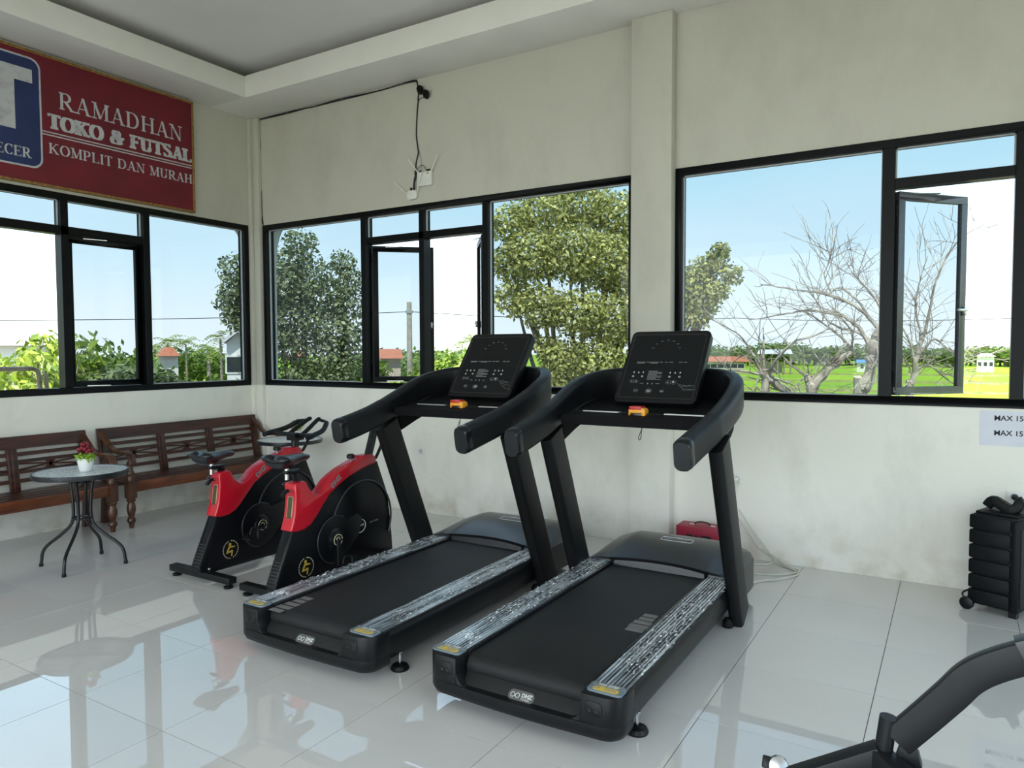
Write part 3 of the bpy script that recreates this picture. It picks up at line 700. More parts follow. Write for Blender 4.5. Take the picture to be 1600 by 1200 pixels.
for px, py, dist, wd in ((120, 545, 40, 4), (240, 552, 46, 3), (290, 535, 85, 12), (320, 530, 90, 12), (255, 532, 95, 11), (345, 536, 80, 8), (230, 540, 80, 9), (180, 545, 60, 8), (210, 540, 70, 8),
                         (300, 565, 40, 4), (590, 545, 110, 16), (620, 538, 100, 12), (655, 555, 48, 4.5), (668, 560, 46, 4), (630, 575, 46, 3), (610, 580, 44, 2.5), (650, 545, 90, 9),
                         (680, 540, 80, 9), (705, 538, 80, 9), (725, 545, 80, 9), (740, 540, 90, 9), (760, 545, 90, 10), (780, 545, 90, 10), (10, 555, 60, 7), (435, 560, 60, 7), (490, 555, 55, 6), (560, 545, 60, 7)):
    k += 1
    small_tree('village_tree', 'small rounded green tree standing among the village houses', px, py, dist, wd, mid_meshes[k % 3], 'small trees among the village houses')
for i in range(96):
    px = 1085+i*9.0+random.uniform(-3, 3); 
    py = 541+random.uniform(-5, 5)-(5 if 1180 < px < 1250 or 1300 < px < 1400 else 0)
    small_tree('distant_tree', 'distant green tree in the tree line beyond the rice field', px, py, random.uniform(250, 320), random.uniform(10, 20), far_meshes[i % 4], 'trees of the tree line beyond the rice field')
for i in range(16):
    px = 570+i*14+random.uniform(-4, 4)
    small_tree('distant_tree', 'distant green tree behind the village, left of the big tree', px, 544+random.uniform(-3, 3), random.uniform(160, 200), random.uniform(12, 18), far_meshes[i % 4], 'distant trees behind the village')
# palms
def palm(label, px, top_py, dist, L, nfr=13, m='leaf_palm'):
    p = at_dist(px, top_py, dist); h = p.z-GZ
    t = thing('coconut_palm', label, 'palm', (p.x, p.y, GZ))
    MB().tube([(0, 0, 0), (0.1, 0, h*0.5), (0, 0, h-0.2*L)], [0.14, 0.11, 0.08], 8).build('trunk', 'bark', t)
    top = Vector((0, 0, h-0.2*L)); b = MB()
    for k in range(nfr):
        a = k*2.399; el = random.uniform(0.1, 1.1); d = Vector((math.cos(a)*math.cos(el), math.sin(a)*math.cos(el), math.sin(el)))
        pts = []; q = top.copy(); dd = d.copy()
        for j in range(8): pts.append(q.copy()); q = q+dd*L/8; dd = (dd+Vector((0, 0, -0.24))).normalized()
        sd_ = d.cross(Vector((0, 0, 1))).normalized()
        for j in range(1, 8):
            w = L*0.26*math.sin(pi*(j/8)**0.7)+0.05
            for s in (-1, 1):
                c = pts[j]; tg = (pts[j]-pts[j-1]); tip = c+sd_*s*w+tg*0.6+Vector((0, 0, -0.35*w))
                b.add([c, c+tg*0.55, tip], [(0, 1, 2)])
    b.build('fronds', m, t, smooth=0)
random.seed(9)
palm('coconut palm rising left of the orange hipped roof', 262, 528, 75, 2.2)
palm('coconut palm rising right of the orange hipped roof', 290, 531, 80, 2.0)
palm('yellow-leaved palm in front of the white gabled house', 325, 543, 38, 1.1, 16, 'leaf_bright')
palm('coconut palm beside the white gabled house', 344, 522, 58, 1.6)
palm('coconut palm behind the village right of the pole', 722, 532, 110, 2.6)
palm('coconut palm behind the village trees near the console', 738, 528, 115, 2.8)
# rusty rail with bent corner below the open bay
rl = thing('metal_rail', 'brown metal rail with a rounded corner outside the leftmost bay', 'rail', tuple(at_dist(60, 600, 8.6)))
o0 = Vector(rl.location); R_ = [at_dist(-80, 578, 8.0)-o0, at_dist(50, 576, 8.6)-o0, at_dist(58, 579, 8.6)-o0, at_dist(61, 586, 8.6)-o0, at_dist(62, 600, 8.6)-o0]
R_.append(Vector((R_[-1].x, R_[-1].y, GZ-o0.z)))
M['rust'] = mat('brown_painted_tube', (0.30, 0.24, 0.20), 0.6, scale=8, col2=(0.16, 0.12, 0.09))
MB().tube(R_, 0.022, 8).build('rail_tube', 'rust', rl); MB().tube([q+Vector((0.03, 0.05, 0.01)) for q in R_[3:]], 0.02, 8).build('rail_post', 'rust', rl)

# ================================================================== INTERIOR OBJECTS
M['rail_alu'] = mat('scuffed_ridged_aluminium', (0.75, 0.79, 0.83), 0.28, 0.7, scale=40, col2=(0.20, 0.22, 0.24), stretch=(1, 0.08, 1), detail=8, ramp=(0.40, 0.62), rvar=0.10)
M['rail_groove'] = mat('dark_rail_groove', (0.012, 0.013, 0.015), 0.5, 0.0, scale=30, spec=0.3)
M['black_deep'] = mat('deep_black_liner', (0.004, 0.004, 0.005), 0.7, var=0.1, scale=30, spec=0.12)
M['belt'] = mat('treadmill_belt_rubber', (0.016, 0.016, 0.0165), 0.6, scale=3, col2=(0.011, 0.011, 0.0115), bump=0.12, bscale=700, spec=0.3)
M['hood'] = mat('charcoal_satin_plastic', (0.017, 0.0185, 0.022), 0.30, var=0.05, scale=20, bump=0.03, bscale=600)
M['frame_steel'] = mat('black_powder_coated_steel', (0.006, 0.0065, 0.007), 0.42, var=0.08, scale=30, bump=0.05, bscale=500, spec=0.25)
M['grey_print'] = mat('grey_print', (0.17, 0.16, 0.155), 0.6)
M['light_print'] = mat('light_print', (0.60, 0.60, 0.58), 0.5)
M['dim_print'] = mat('dim_grey_print', (0.22, 0.23, 0.24), 0.5)
M['plate'] = mat('grey_badge', (0.10, 0.10, 0.095), 0.4)
M['sticker'] = mat('grey_blue_label', (0.16, 0.20, 0.23), 0.35)
M['yellow'] = mat('yellow_label', (0.72, 0.50, 0.04), 0.4)
M['orange'] = mat('orange_plastic', (0.85, 0.36, 0.03), 0.4)
M['red_pl'] = mat('red_plastic', (0.50, 0.02, 0.02), 0.4)
M['screen'] = mat('console_glass', (0.005, 0.006, 0.007), 0.12, var=0.03, spec=0.3)
M['strip'] = mat('sensor_strip_metal', (0.42, 0.42, 0.42), 0.35, 0.6)
M['bike_red'] = mat('glossy_red_cover', (0.50, 0.004, 0.018), 0.30, var=0.04, scale=8, coat=0.3)
M['bike_black'] = mat('satin_black_body', (0.004, 0.0045, 0.006), 0.30, var=0.05, scale=10, spec=0.25)
M['ring_black'] = mat('black_ring_edge', (0.03, 0.032, 0.036), 0.3)
M['gold'] = mat('gold_print', (0.48, 0.34, 0.05), 0.4)
M['gold_dark'] = mat('brown_gold_print', (0.10, 0.075, 0.03), 0.4, scale=150, col2=(0.03, 0.022, 0.008))
M['gold_pale'] = mat('pale_gold_print', (0.55, 0.50, 0.33), 0.4)
M['saddle'] = mat('black_vinyl', (0.008, 0.009, 0.013), 0.28, var=0.1, scale=30, bump=0.06, bscale=300)
M['wood'] = mat('dark_varnished_teak', (0.075, 0.022, 0.012), 0.30, scale=6, col2=(0.026, 0.008, 0.005), stretch=(6, 0.7, 6), detail=9, bump=0.05, bscale=40)
M['wood_arm'] = mat('brown_varnished_teak', (0.10, 0.036, 0.014), 0.28, scale=7, col2=(0.035, 0.012, 0.006), stretch=(2, 2, 1), detail=9)
M['wood_warm'] = mat('reddish_varnished_teak', (0.17, 0.045, 0.014), 0.28, scale=6, col2=(0.07, 0.020, 0.009), stretch=(6, 0.7, 6), detail=9)

M['film'] = bpy.data.materials.new('torn_clear_film'); M['film'].use_nodes = True
_t = M['film'].node_tree; _b = _t.nodes['Principled BSDF']; _b.inputs['Base Color'].default_value = (0.85, 0.88, 0.90, 1); _b.inputs['Roughness'].default_value = 0.22
_n = N(_t, 'ShaderNodeTexNoise'); _n.inputs['Scale'].default_value = 130; _n.inputs['Detail'].default_value = 6
_mp = N(_t, 'ShaderNodeMapping'); _mp.inputs['Scale'].default_value = (1, 0.22, 1); _tc = N(_t, 'ShaderNodeTexCoord')
_t.links.new(_tc.outputs['Object'], _mp.inputs[0]); _t.links.new(_mp.outputs[0], _n.inputs['Vector'])
_r = N(_t, 'ShaderNodeValToRGB'); _r.color_ramp.elements[0].position = 0.52; _r.color_ramp.elements[1].position = 0.68
_t.links.new(_n.outputs['Fac'], _r.inputs[0]); _t.links.new(_r.outputs[0], _b.inputs['Alpha'])

def film_mesh(x0, x1, y0, y1, z, seed, amp=0.006):
    rs = random.Random(seed); nx, ny = 12, int((y1-y0)/0.012); b = MB(); idx = {}
    for j in range(ny+1):
        e0 = rs.uniform(-0.004, 0.012); e1 = rs.uniform(-0.006, 0.006)
        for i in range(nx+1):
            x = x0+e0+(x1-x0-e0+e1)*i/nx; y = y0+(y1-y0)*j/ny+rs.uniform(-.003, .003)
            b.v.append((x, y, z+rs.random()**2*amp)); idx[i, j] = len(b.v)-1
    for j in range(ny):
        for i in range(nx):
            edge = j < 3 or j > ny-4
            if rs.random() < (0.55 if edge else 0.10): continue
            b.f.append((idx[i, j], idx[i+1, j], idx[i+1, j+1], idx[i, j+1]))
    b.mi = [0]*len(b.f); return b

def make_treadmill(label, loc, mark_xy, seed):
    t = thing('treadmill', label, 'treadmill', loc)
    MB().box(-.39, .39, -1.50, .45, .085, .19).build('deck_frame', 'frame_steel', t, bevel=.004)
    for s in (-1, 1):
        pr = [(s*a, b) for a, b in ((.385, .228), (.43, .226), (.447, .215), (.452, .185), (.449, .13), (.436, .09), (.415, .068), (.385, .065))]
        MB().prism(pr, 1, -1.535, .10).build('side_skirt', 'black_plastic', t, smooth=50)
        # ridged foot rail
        rb_ = MB(); rb_.box(min(s*.300, s*.444), max(s*.300, s*.444), -1.53, 0, .21, .2290); rb_.cur = 1
        n = 9; w_ = .144/n
        for k in range(n):
            a = .300+w_*k; rb_.prism([(s*q, z) for q, z in ((a+w_*.15, .2285), (a+w_*.22, .2365), (a+w_*.70, .2365), (a+w_*.77, .2285))], 1, -1.53, 0)
        rb_.build('foot_rail', ['rail_groove', 'rail_alu'], t, smooth=0)
        MB().box(min(s*.288, s*.300), max(s*.288, s*.300), -1.535, .0, .20, .234).build('rail_edge', 'black_gloss', t, bevel=.002)
        # warning label at the end of the rail
        x0, x1 = (.298, .444) if s > 0 else (-.444, -.298); xm = (x0+x1)/2; ym = -1.567
        pl = rrect(.144, .076, .018)
        st = MB().prism([(xm+a, ym+b) for a, b in pl], 2, .228, .2375).build('warning_label', 'sticker', t, bevel=.001)
        MB().prism([(xm+a, ym-.012+b) for a, b in rrect(.104, .034, .012)], 2, .2375, .2384).build('yellow_patch', 'yellow', st)
        text_mesh('NO STEP', .021, 'light_print', 'label_text', st, on_plane((xm-.042, ym+.014, .2379), (1, 0, 0), (0, 1, 0)), bold=.0008)
        b = MB()
        for q in (-.058, .058):
            b.tube([(xm+q+.0085*math.cos(a*pi/5), ym+.021+.0085*math.sin(a*pi/5), .2384) for a in range(10)], .0016, 4, closed=True)
        b.tube([(xm-.038+.012*math.cos(a*pi/5), ym-.012+.012*math.sin(a*pi/5), .2388) for a in range(10)], .0013, 4, closed=True)
        b.obox((xm-.038, ym-.012, .2388), (.026, .0025, .001), Matrix.Rotation(.8, 3, 'Z'))
        for k in range(3): b.obox((xm+.018, ym-.004-.008*k, .2388), (.052-.012*(k % 2), .0026, .001))
        b.build('label_symbol', 'dim_print', st)
    film_mesh(.305, .452, -1.40, -.02, .2375, seed).build('plastic_film', 'film', t, smooth=0)
    film_mesh(-.447, -.305, -1.25, -.02, .2375, seed+1).build('plastic_film', 'film', t, smooth=0)
    film_mesh(-.40, -.30, -1.49, -1.38, .238, seed+2, .03).build('plastic_film', 'film', t, smooth=0)
    # running belt with rounded rear end
    pts = []; yc, zc, r = -1.515, .172, .047
    for k in range(13):
        a = pi/2+pi*k/12; pts.append((yc+r*math.cos(a), zc+r*math.sin(a)))
    pts = [(.12, .219)]+pts+[(.12, .125)]
    belt = MB().prism(pts, 0, -.285, .285).build('running_belt', 'belt', t, smooth=60)
    mk = MB(); mx_, my_ = mark_xy
    for k, ww in enumerate((.085, .095, .09, .075, .07)):
        mk.box(mx_-ww/2, mx_+ww/2, my_+k*.052, my_+k*.052+(.040 if k else .055), .2185, .2197)
    if my_ < -1.4:
        mk = MB()
        for k, ww in enumerate((.085, .095, .09, .075, .07)):
            mk.box(mx_-ww/2, mx_+ww/2, my_+.09+k*.05, my_+.09+k*.05+.036, .2185, .2197)
        q = MB()
    mk.build('belt_marking', 'grey_print', belt, smooth=0)
    # rear end cap: rounded bumper in plan with two upright shoulders
    def plan(hw, y0, y1, r):
        o = [(-hw, y1)]
        for k in range(9): a = pi+pi/2*k/8; o.append((-hw+r+r*math.cos(a), y0+r+r*math.sin(a)))
        for k in range(1, 8): o.append((-hw+r+(2*hw-2*r)*k/8, y0-.012*math.sin(pi*k/8)))
        for k in range(9): a = 3*pi/2+pi/2*k/8; o.append((hw-r+r*math.cos(a), y0+r+r*math.sin(a)))
        o.append((hw, y1)); return o
    c = MB(); levels = [(.050, .030, .030), (.062, .010, .008), (.085, 0, 0), (.118, 0, 0)]
    rings = [[(x*(1-ins/.45), y+iy) for x, y in plan(.452, -1.635, -1.49, .075)] for z, ins, iy in levels]
    vs = [(x, y, levels[i][0]) for i, rg in enumerate(rings) for x, y in rg]; n = len(rings[0])
    fs = [(i*n+k, i*n+(k+1) % n, (i+1)*n+(k+1) % n, (i+1)*n+k) for i in range(3) for k in range(n)]+[tuple(range(n-1, -1, -1)), tuple(range(3*n, 4*n))]
    c.add(vs, fs)
    cap = c.build('rear_end_cap', 'black_plastic', t, smooth=50); c = MB()
    for s in (-1, 1):
        o = [(s*.292, -1.49), (s*.292, -1.636)]
        for k in range(9): a = 3*pi/2+pi/2*k/8; o.append((s*(.452-.075+.075*math.cos(a)), -1.635+.075+.075*math.sin(a)))
        o.append((s*.452, -1.49)); c.prism(o, 2, .118, .230)
        # concave gusset between shoulder and bar
        g = [(s*.292, .118), (s*.292, .185)]+[(s*(.292-.05*(1-math.cos(a*pi/12))), .185-.067*math.sin(a*pi/12)) for a in range(1, 7)]
        c.prism(g, 1, -1.636, -1.55); c.build('cap_shoulder', 'black_plastic', cap, bevel=.006, seg=2, bang=50); c = MB()

    for s in (-1, 1):
        MB().prism([(s*.345+a, .180+b) for a, b in rrect(.072, .056, .016)], 1, -1.6385, -1.634).build('screw_panel', 'black_plastic', cap, bevel=.003)
        for q in (-.014, .014):
            MB().lathe([(.0075, 0), (.0075, .003)], (s*.345+q, -1.6370, .174), 10, Matrix.Rotation(pi/2, 3, 'X')).build('screw_hole', 'ink', cap)
    gp = MB().add([(-.284, -1.563, .158), (.284, -1.563, .158), (.262, -1.630, .100), (-.262, -1.630, .100), (-.284, -1.55, .158), (.284, -1.55, .158), (.262, -1.55, .1), (-.262, -1.55, .1)],
                  [(0, 1, 2, 3), (0, 4, 5, 1), (4, 7, 6, 5), (3, 2, 6, 7), (0, 3, 7, 4), (1, 5, 6, 2)]).build('guard_panel', 'belt', t, bevel=.003)
    mt = on_plane((0.01, -1.600, .129), (1, 0, 0), (0, .756, .654))
    me = MB().prism(rrect(.118, .046, .02), 2, -.004, .003).mesh('badge'); me.transform(mt); me.materials.append(M['plate']); finish(me, 40)
    badge = add_obj('badge', me, gp)
    text_mesh('DHZ', .022, 'light_print', 'badge_text', badge, mt @ Matrix.Translation((0.002, -.003, .0035)), bold=.001)
    text_mesh('FITNESS', .011, 'light_print', 'badge_text', badge, mt @ Matrix.Translation((0.002, -.015, .0035)))
    me = MB().tube([(-.028+.020*math.cos(a)*1.0/(1+math.sin(a)**2), .020*math.sin(a)*math.cos(a)*1.4/(1+math.sin(a)**2), .0035) for a in [2*pi*k/20 for k in range(20)]], .0018, 5, closed=True).mesh('badge_mark')
    me.transform(mt); me.materials.append(M['light_print']); add_obj('badge_mark', me, badge)
    # motor hood
    nv, nu = 16, 41; rings = []
    prof = [(0, .246), (.012, .258), (.10, .280), (.22, .306), (.32, .322), (.42, .328), (.50, .322), (.57, .295), (.615, .24), (.64, .16), (.645, .07)]
    for v, h in prof:
        rg = [(-.446, None), ]
        row = []
        for k in range(nu):
            u = -1+2*k/(nu-1); x = .446*u
            ax = abs(x); sh = 1-.04*(ax/.30)**2 if ax < .30 else (.96-.40*(ax-.30)/.10 if ax < .40 else max(0, .56*(1-((ax-.40)/.046)**2)))
            z = min(.238, h)+(max(h, .238)-.238)*sh
            y = v+(.065*(1-(x/.30)**2) if abs(x) < .30 else 0)*(1-min(1, v/.30))
            y -= .05*abs(u)**5*(1 if v > .5 else 0)
            if v > .45: x *= 1-.16*((v-.45)/.20)**2
            row.append((x, y, z))
        a0 = row[0]; a1 = row[-1]
        rings.append([(a0[0], a0[1], .065)]+row+[(a1[0], a1[1], .065)])
    m_ = len(rings[0]); vs = [q for rg in rings for q in rg]
    fs = [(i*m_+k, i*m_+k+1, (i+1)*m_+k+1, (i+1)*m_+k) for i in range(len(rings)-1) for k in range(m_-1)]
    fs += [tuple(range(m_-1, -1, -1)), tuple((len(rings)-1)*m_+k for k in range(m_))]
    hood = MB().add(vs, fs).build('motor_hood', 'hood', t, smooth=24)
    MB().sweep([(-.30+.02*k, .065*(1-((-.30+.02*k)/.30)**2)-.004, .236) for k in range(31)], [(-.004, -.026), (.004, -.026), (.004, .026), (-.004, .026)]).build('belt_gap_shade', 'black_deep', t)  # dark strip over the hood lip, standing in for the shaded gap
    # badge on the hood
    mt = on_plane((0.0, .36, .3265), (1, 0, 0.0), (0, 1, .08))
    me = MB().tube([(a, b, 0) for a, b in rrect(.20, .062, .012)], .0022, 5, closed=True).mesh('hood_badge'); me.transform(mt); me.materials.append(M['light_print'])
    hb = add_obj('hood_badge', me, hood)
    text_mesh('DHZ', .040, 'dim_print', 'badge_text', hb, mt @ Matrix.Translation((-.02, -.014, .0005)), bold=.001)
    me = MB().tube([(-.055+.030*math.cos(a)/(1+math.sin(a)**2), .040*math.sin(a)*math.cos(a)/(1+math.sin(a)**2), .001) for a in [2*pi*k/20 for k in range(20)]], .003, 5, closed=True).mesh('badge_mark')
    me.transform(mt); me.materials.append(M['dim_print']); add_obj('badge_mark', me, hb)
    for s in (-1, 1):   # uprights
        pth = [(s*.478, .015, .045), (s*.478, -.02, .10), (s*.478, -.21, .53), (s*.478, -.44, 1.06)]
        MB().sweep(pth, rrect(.074, .185, .03, 5), up=(0, 1, 0)).build('upright', 'frame_steel', t, smooth=40)
        MB().lathe([(.028, 0), (.03, .005), (.03, .035), (.018, .05)], (s*.44, -.09, 0), 14).build('front_foot', 'black_plastic', t)
        ft = MB().lathe([(.044, 0), (.046, .008), (.038, .022), (.018, .031), (.012, .033)], (s*.425, -1.39, 0), 20).build('levelling_foot', 'black_plastic', t)
        MB().lathe([(.007, .03), (.007, .095)], (s*.425, -1.39, 0), 10).lathe([(.014, .08), (.014, .088)], (s*.425, -1.39, 0), 6).build('foot_stem', 'steel', ft)
    # handrail: one U-shaped rail with grips at both ends
    half = [(.452, -.86, 1.055), (.455, -.70, 1.085), (.468, -.50, 1.130), (.482, -.28, 1.195), (.482, -.10, 1.255), (.45, .05, 1.295), (.36, .18, 1.320), (.20, .245, 1.330), (0, .26, 1.332)]
    H_ = smooth_path(half, 6)
    full = H_+[Vector((-q.x, q.y, q.z)) for q in H_[-2::-1]]
    n = len(full)
    def prf(i, tt):
        k = 1-abs(2*tt-1)        # 0 at ends, 1 at the front
        w = .084-.028*max(0, (k-.45)/.55); h = .146+.04*min(1, max(0, (k-.2)/.5))
        return rrect(w, h, min(w, h)*.38, 4)
    lo = 13
    off = -.015
    full = [q+Vector((off, 0, 0)) for q in full]
    seg = full[lo:n-lo]
    MB().sweep(seg, lambda i, tt: prf(i+lo, (i+lo)/(n-1))).build('handrail', 'black_plastic', t, smooth=50)
    for part in (full[1:lo+1], full[n-lo-1:n-1]):
        base = 1 if part[0] == full[1] else n-lo-1
        g_ = MB().sweep(part, lambda i, tt, b0=base: [(a*1.02, b*1.02) for a, b in prf(i+b0, (i+b0)/(n-1))]).build('grip', 'black_matte', t, smooth=50)
    for s, A_, B_ in ((1, full[0], full[1]), (-1, full[-1], full[-2])):
        d = (A_-B_).normalized(); e = MB()
        e.sweep([B_, B_+d*.02, B_+d*.045, B_+d*.055], lambda i, tt: [(a*(1.03, 1.03, 1.0, .86)[i], b*(1.03, 1.03, 1.0, .90)[i]) for a, b in rrect(.084, .146, .032, 4)]).build('grip_end_cap', 'black_gloss', t, smooth=50)
    # tray between the arms
    inn = [q for q in full[lo+1:n-lo-1]]
    top = [Vector((q.x*(.93 if q.x > 0 else .86), q.y-.02*(q.y > 0), 1.165+max(0, q.y+.25)*.16)) for q in inn]
    m_ = len(top); vs = [tuple(q) for q in top]+[(q.x, q.y, q.z-.05) for q in top]
    MB().add(vs, [tuple(range(m_)), tuple(range(2*m_-1, m_-1, -1))]+[(i, i+m_, (i+1) % m_+m_, (i+1) % m_) for i in range(m_)]).build('tray', 'black_deep', t)
    # wall of the basket in front, closing rail to tray
    wl = full[lo+4:n-lo-4]
    MB().sweep([Vector((q.x*.955, q.y-.012, q.z-.085)) for q in wl], rrect(.022, .20, .008)).build('basket_wall', 'black_deep', t, smooth=50)
    cbar = MB().tube([(-.42+off, -.25, 1.150), (.42+off, -.25, 1.150)], .030, 14).build('cross_bar', 'black_matte', t)
    for a, b in ((-.36, -.14), (.13, .35)):
        MB().prism([(a, -.268), (b, -.268), (b+.012, -.252), (a+.012, -.252)], 2, 1.176, 1.1825).build('sensor_strip', 'strip', cbar)
    # safety key
    ky = MB().prism([(-.062, 1.20), (-.062, 1.165), (-.056, 1.165), (-.05, 1.182), (.012, 1.182), (.02, 1.135), (.028, 1.135), (.034, 1.19), (.03, 1.203), (.018, 1.210), (-.055, 1.210)], 1, -.305, -.245).build('safety_key', 'orange', t, bevel=.002)
    MB().box(-.057, .014, -.309, -.25, 1.201, 1.219).build('key_top', 'red_pl', ky, bevel=.002)
    MB().box(-.045, .012, -.300, -.25, 1.13, 1.182).build('key_body', 'black_gloss', ky, bevel=.003)
    cp = smooth_path([(.015, -.30, 1.135), (.018, -.305, 1.10), (.008, -.31, 1.07), (.0, -.31, 1.045), (.006, -.31, 1.035), (.014, -.31, 1.05), (.016, -.308, 1.08), (.017, -.305, 1.10)], 4)
    MB().tube(cp, .0022, 5).build('key_cord', 'black_cable', ky)
    # console
    R3 = on_plane((0, .07, 1.4375), (1, 0, 0), (0, .32, .415))
    def onC(b, name, m, par, smooth=40, bev=0):
        me = b.mesh(name); me.transform(R3); me.materials.append(M[m]); finish(me, smooth, bev); return add_obj(name, me, par)
    con = onC(MB().prism(rrect(.495, .53, .035, 6), 2, -.055, .0), 'console', 'black_plastic', t, bev=.006)
    onC(MB().add([(-.235, -.25, -.05), (.235, -.25, -.05), (.235, .24, -.05), (-.235, .24, -.05), (-.20, -.22, -.12), (.20, -.22, -.12), (.20, .12, -.075), (-.20, .12, -.075)],
                 [(0, 1, 2, 3), (4, 7, 6, 5), (0, 4, 5, 1), (1, 5, 6, 2), (2, 6, 7, 3), (3, 7, 4, 0)]), 'rear_housing', 'black_plastic', con, bev=.01)
    scn = onC(MB().prism(rrect(.45, .47, .012, 4), 2, 0.0, .0015), 'screen', 'screen', con)
    onC(MB().tube([(a, b, .0016) for a, b in rrect(.448, .468, .012, 4)], .0008, 4, closed=True), 'screen_border', 'plate', scn)
    b = MB()
    for k in range(7):
        a = pi*(k+.5)/7; b.obox((.0+.085*math.cos(a)-.005, .115+.075*math.sin(a), .002), (.013, .0028, .0006), Matrix.Rotation(0, 3, 'Z'))
    for x0, ws in ((-.165, (.055, .035)), (-.08, (.05, .02)), (.01, (.018, .025)), (.095, (.022, .02))):
        x = x0
        for w_ in ws: b.box(x, x+w_, .022, .0255, .0018, .0024); x += w_+.008
        if x0 < 0: b.box(x0, x0+.05, .015, .0178, .0018, .0024)
    for k in range(8): b.box(-.075, -.075+.085-.03*((k*7) % 3 == 0), -.045-.0085*k, -.0420-.0085*k, .0018, .0024)
    for x in (-.11, -.012): b.box(x, x+.022, -.134, -.1315, .0018, .0024)
    onC(b, 'display_text_bars', 'dim_print', scn)['kind'] = 'stuff'
    for tx, x, y, sz in (('3', -.170, -.058, .016), ('6', -.140, -.058, .016), ('9', -.112, -.058, .016), ('12', -.173, -.086, .014), ('15', -.116, -.086, .014),
                         ('3', .055, -.058, .016), ('6', .085, -.058, .016), ('9', .115, -.058, .016), ('12', .052, -.086, .014), ('15', .112, -.086, .014), ('-', .055, -.128, .026), ('+', .083, -.128, .026)):
        text_mesh(tx, sz, 'light_print', 'key_symbol', scn, R3 @ Matrix.Translation((x, y, .002)), bold=.0005)
    b = MB()
    for x, y, r in ((-.165, -.118, .013), (-.138, -.118, .013), (.062, -.121, .016), (.093, -.121, .016), (-.045, -.185, .019), (.035, -.185, .012), (-.125, -.183, .014)):
        b.tube([(x+r*math.cos(a*pi/8), y+r*.8*math.sin(a*pi/8), .0018) for a in range(16)], .0007, 4, closed=True)
    b.obox((-.045, -.185, .002), (.022, .016, .0006)); b.obox((.035, -.185, .002), (.016, .006, .0006)); b.obox((-.125, -.183, .002), (.018, .004, .0006))
    for x in (-.165, -.138, -.062, -.034): b.obox((x, -.118 if x < -.1 else -.133, .002), (.006, .009, .0006))
    onC(b, 'key_outlines', 'dim_print', scn)
    b = MB(); rs = random.Random(seed)
    for k in range(4):
        p0 = Vector((.12+.01*k, -.13-.012*k, .0019)); pth = [p0]
        for j in range(5): pth.append(pth[-1]+Vector((.016, rs.uniform(-.014, .010), 0)))
        b.tube(pth, .0008, 4)
    onC(b, 'film_crease', 'dim_print', scn)
    MB().sweep([(0+off, .12, 1.16), (0+off, .16, 1.28), (0+off, .17, 1.36)], rrect(.22, .05, .02), up=(0, 1, 0)).build('console_neck', 'black_plastic', t)
    return t
make_treadmill('black treadmill nearest the camera, grey bar marks halfway along its belt', (5.100, -1.31, 0), (.225, -.94), 3)
make_treadmill('black treadmill in the middle, between the exercise bikes and the nearer treadmill', (3.905, -1.35, 0), (-.235, -1.67), 8)

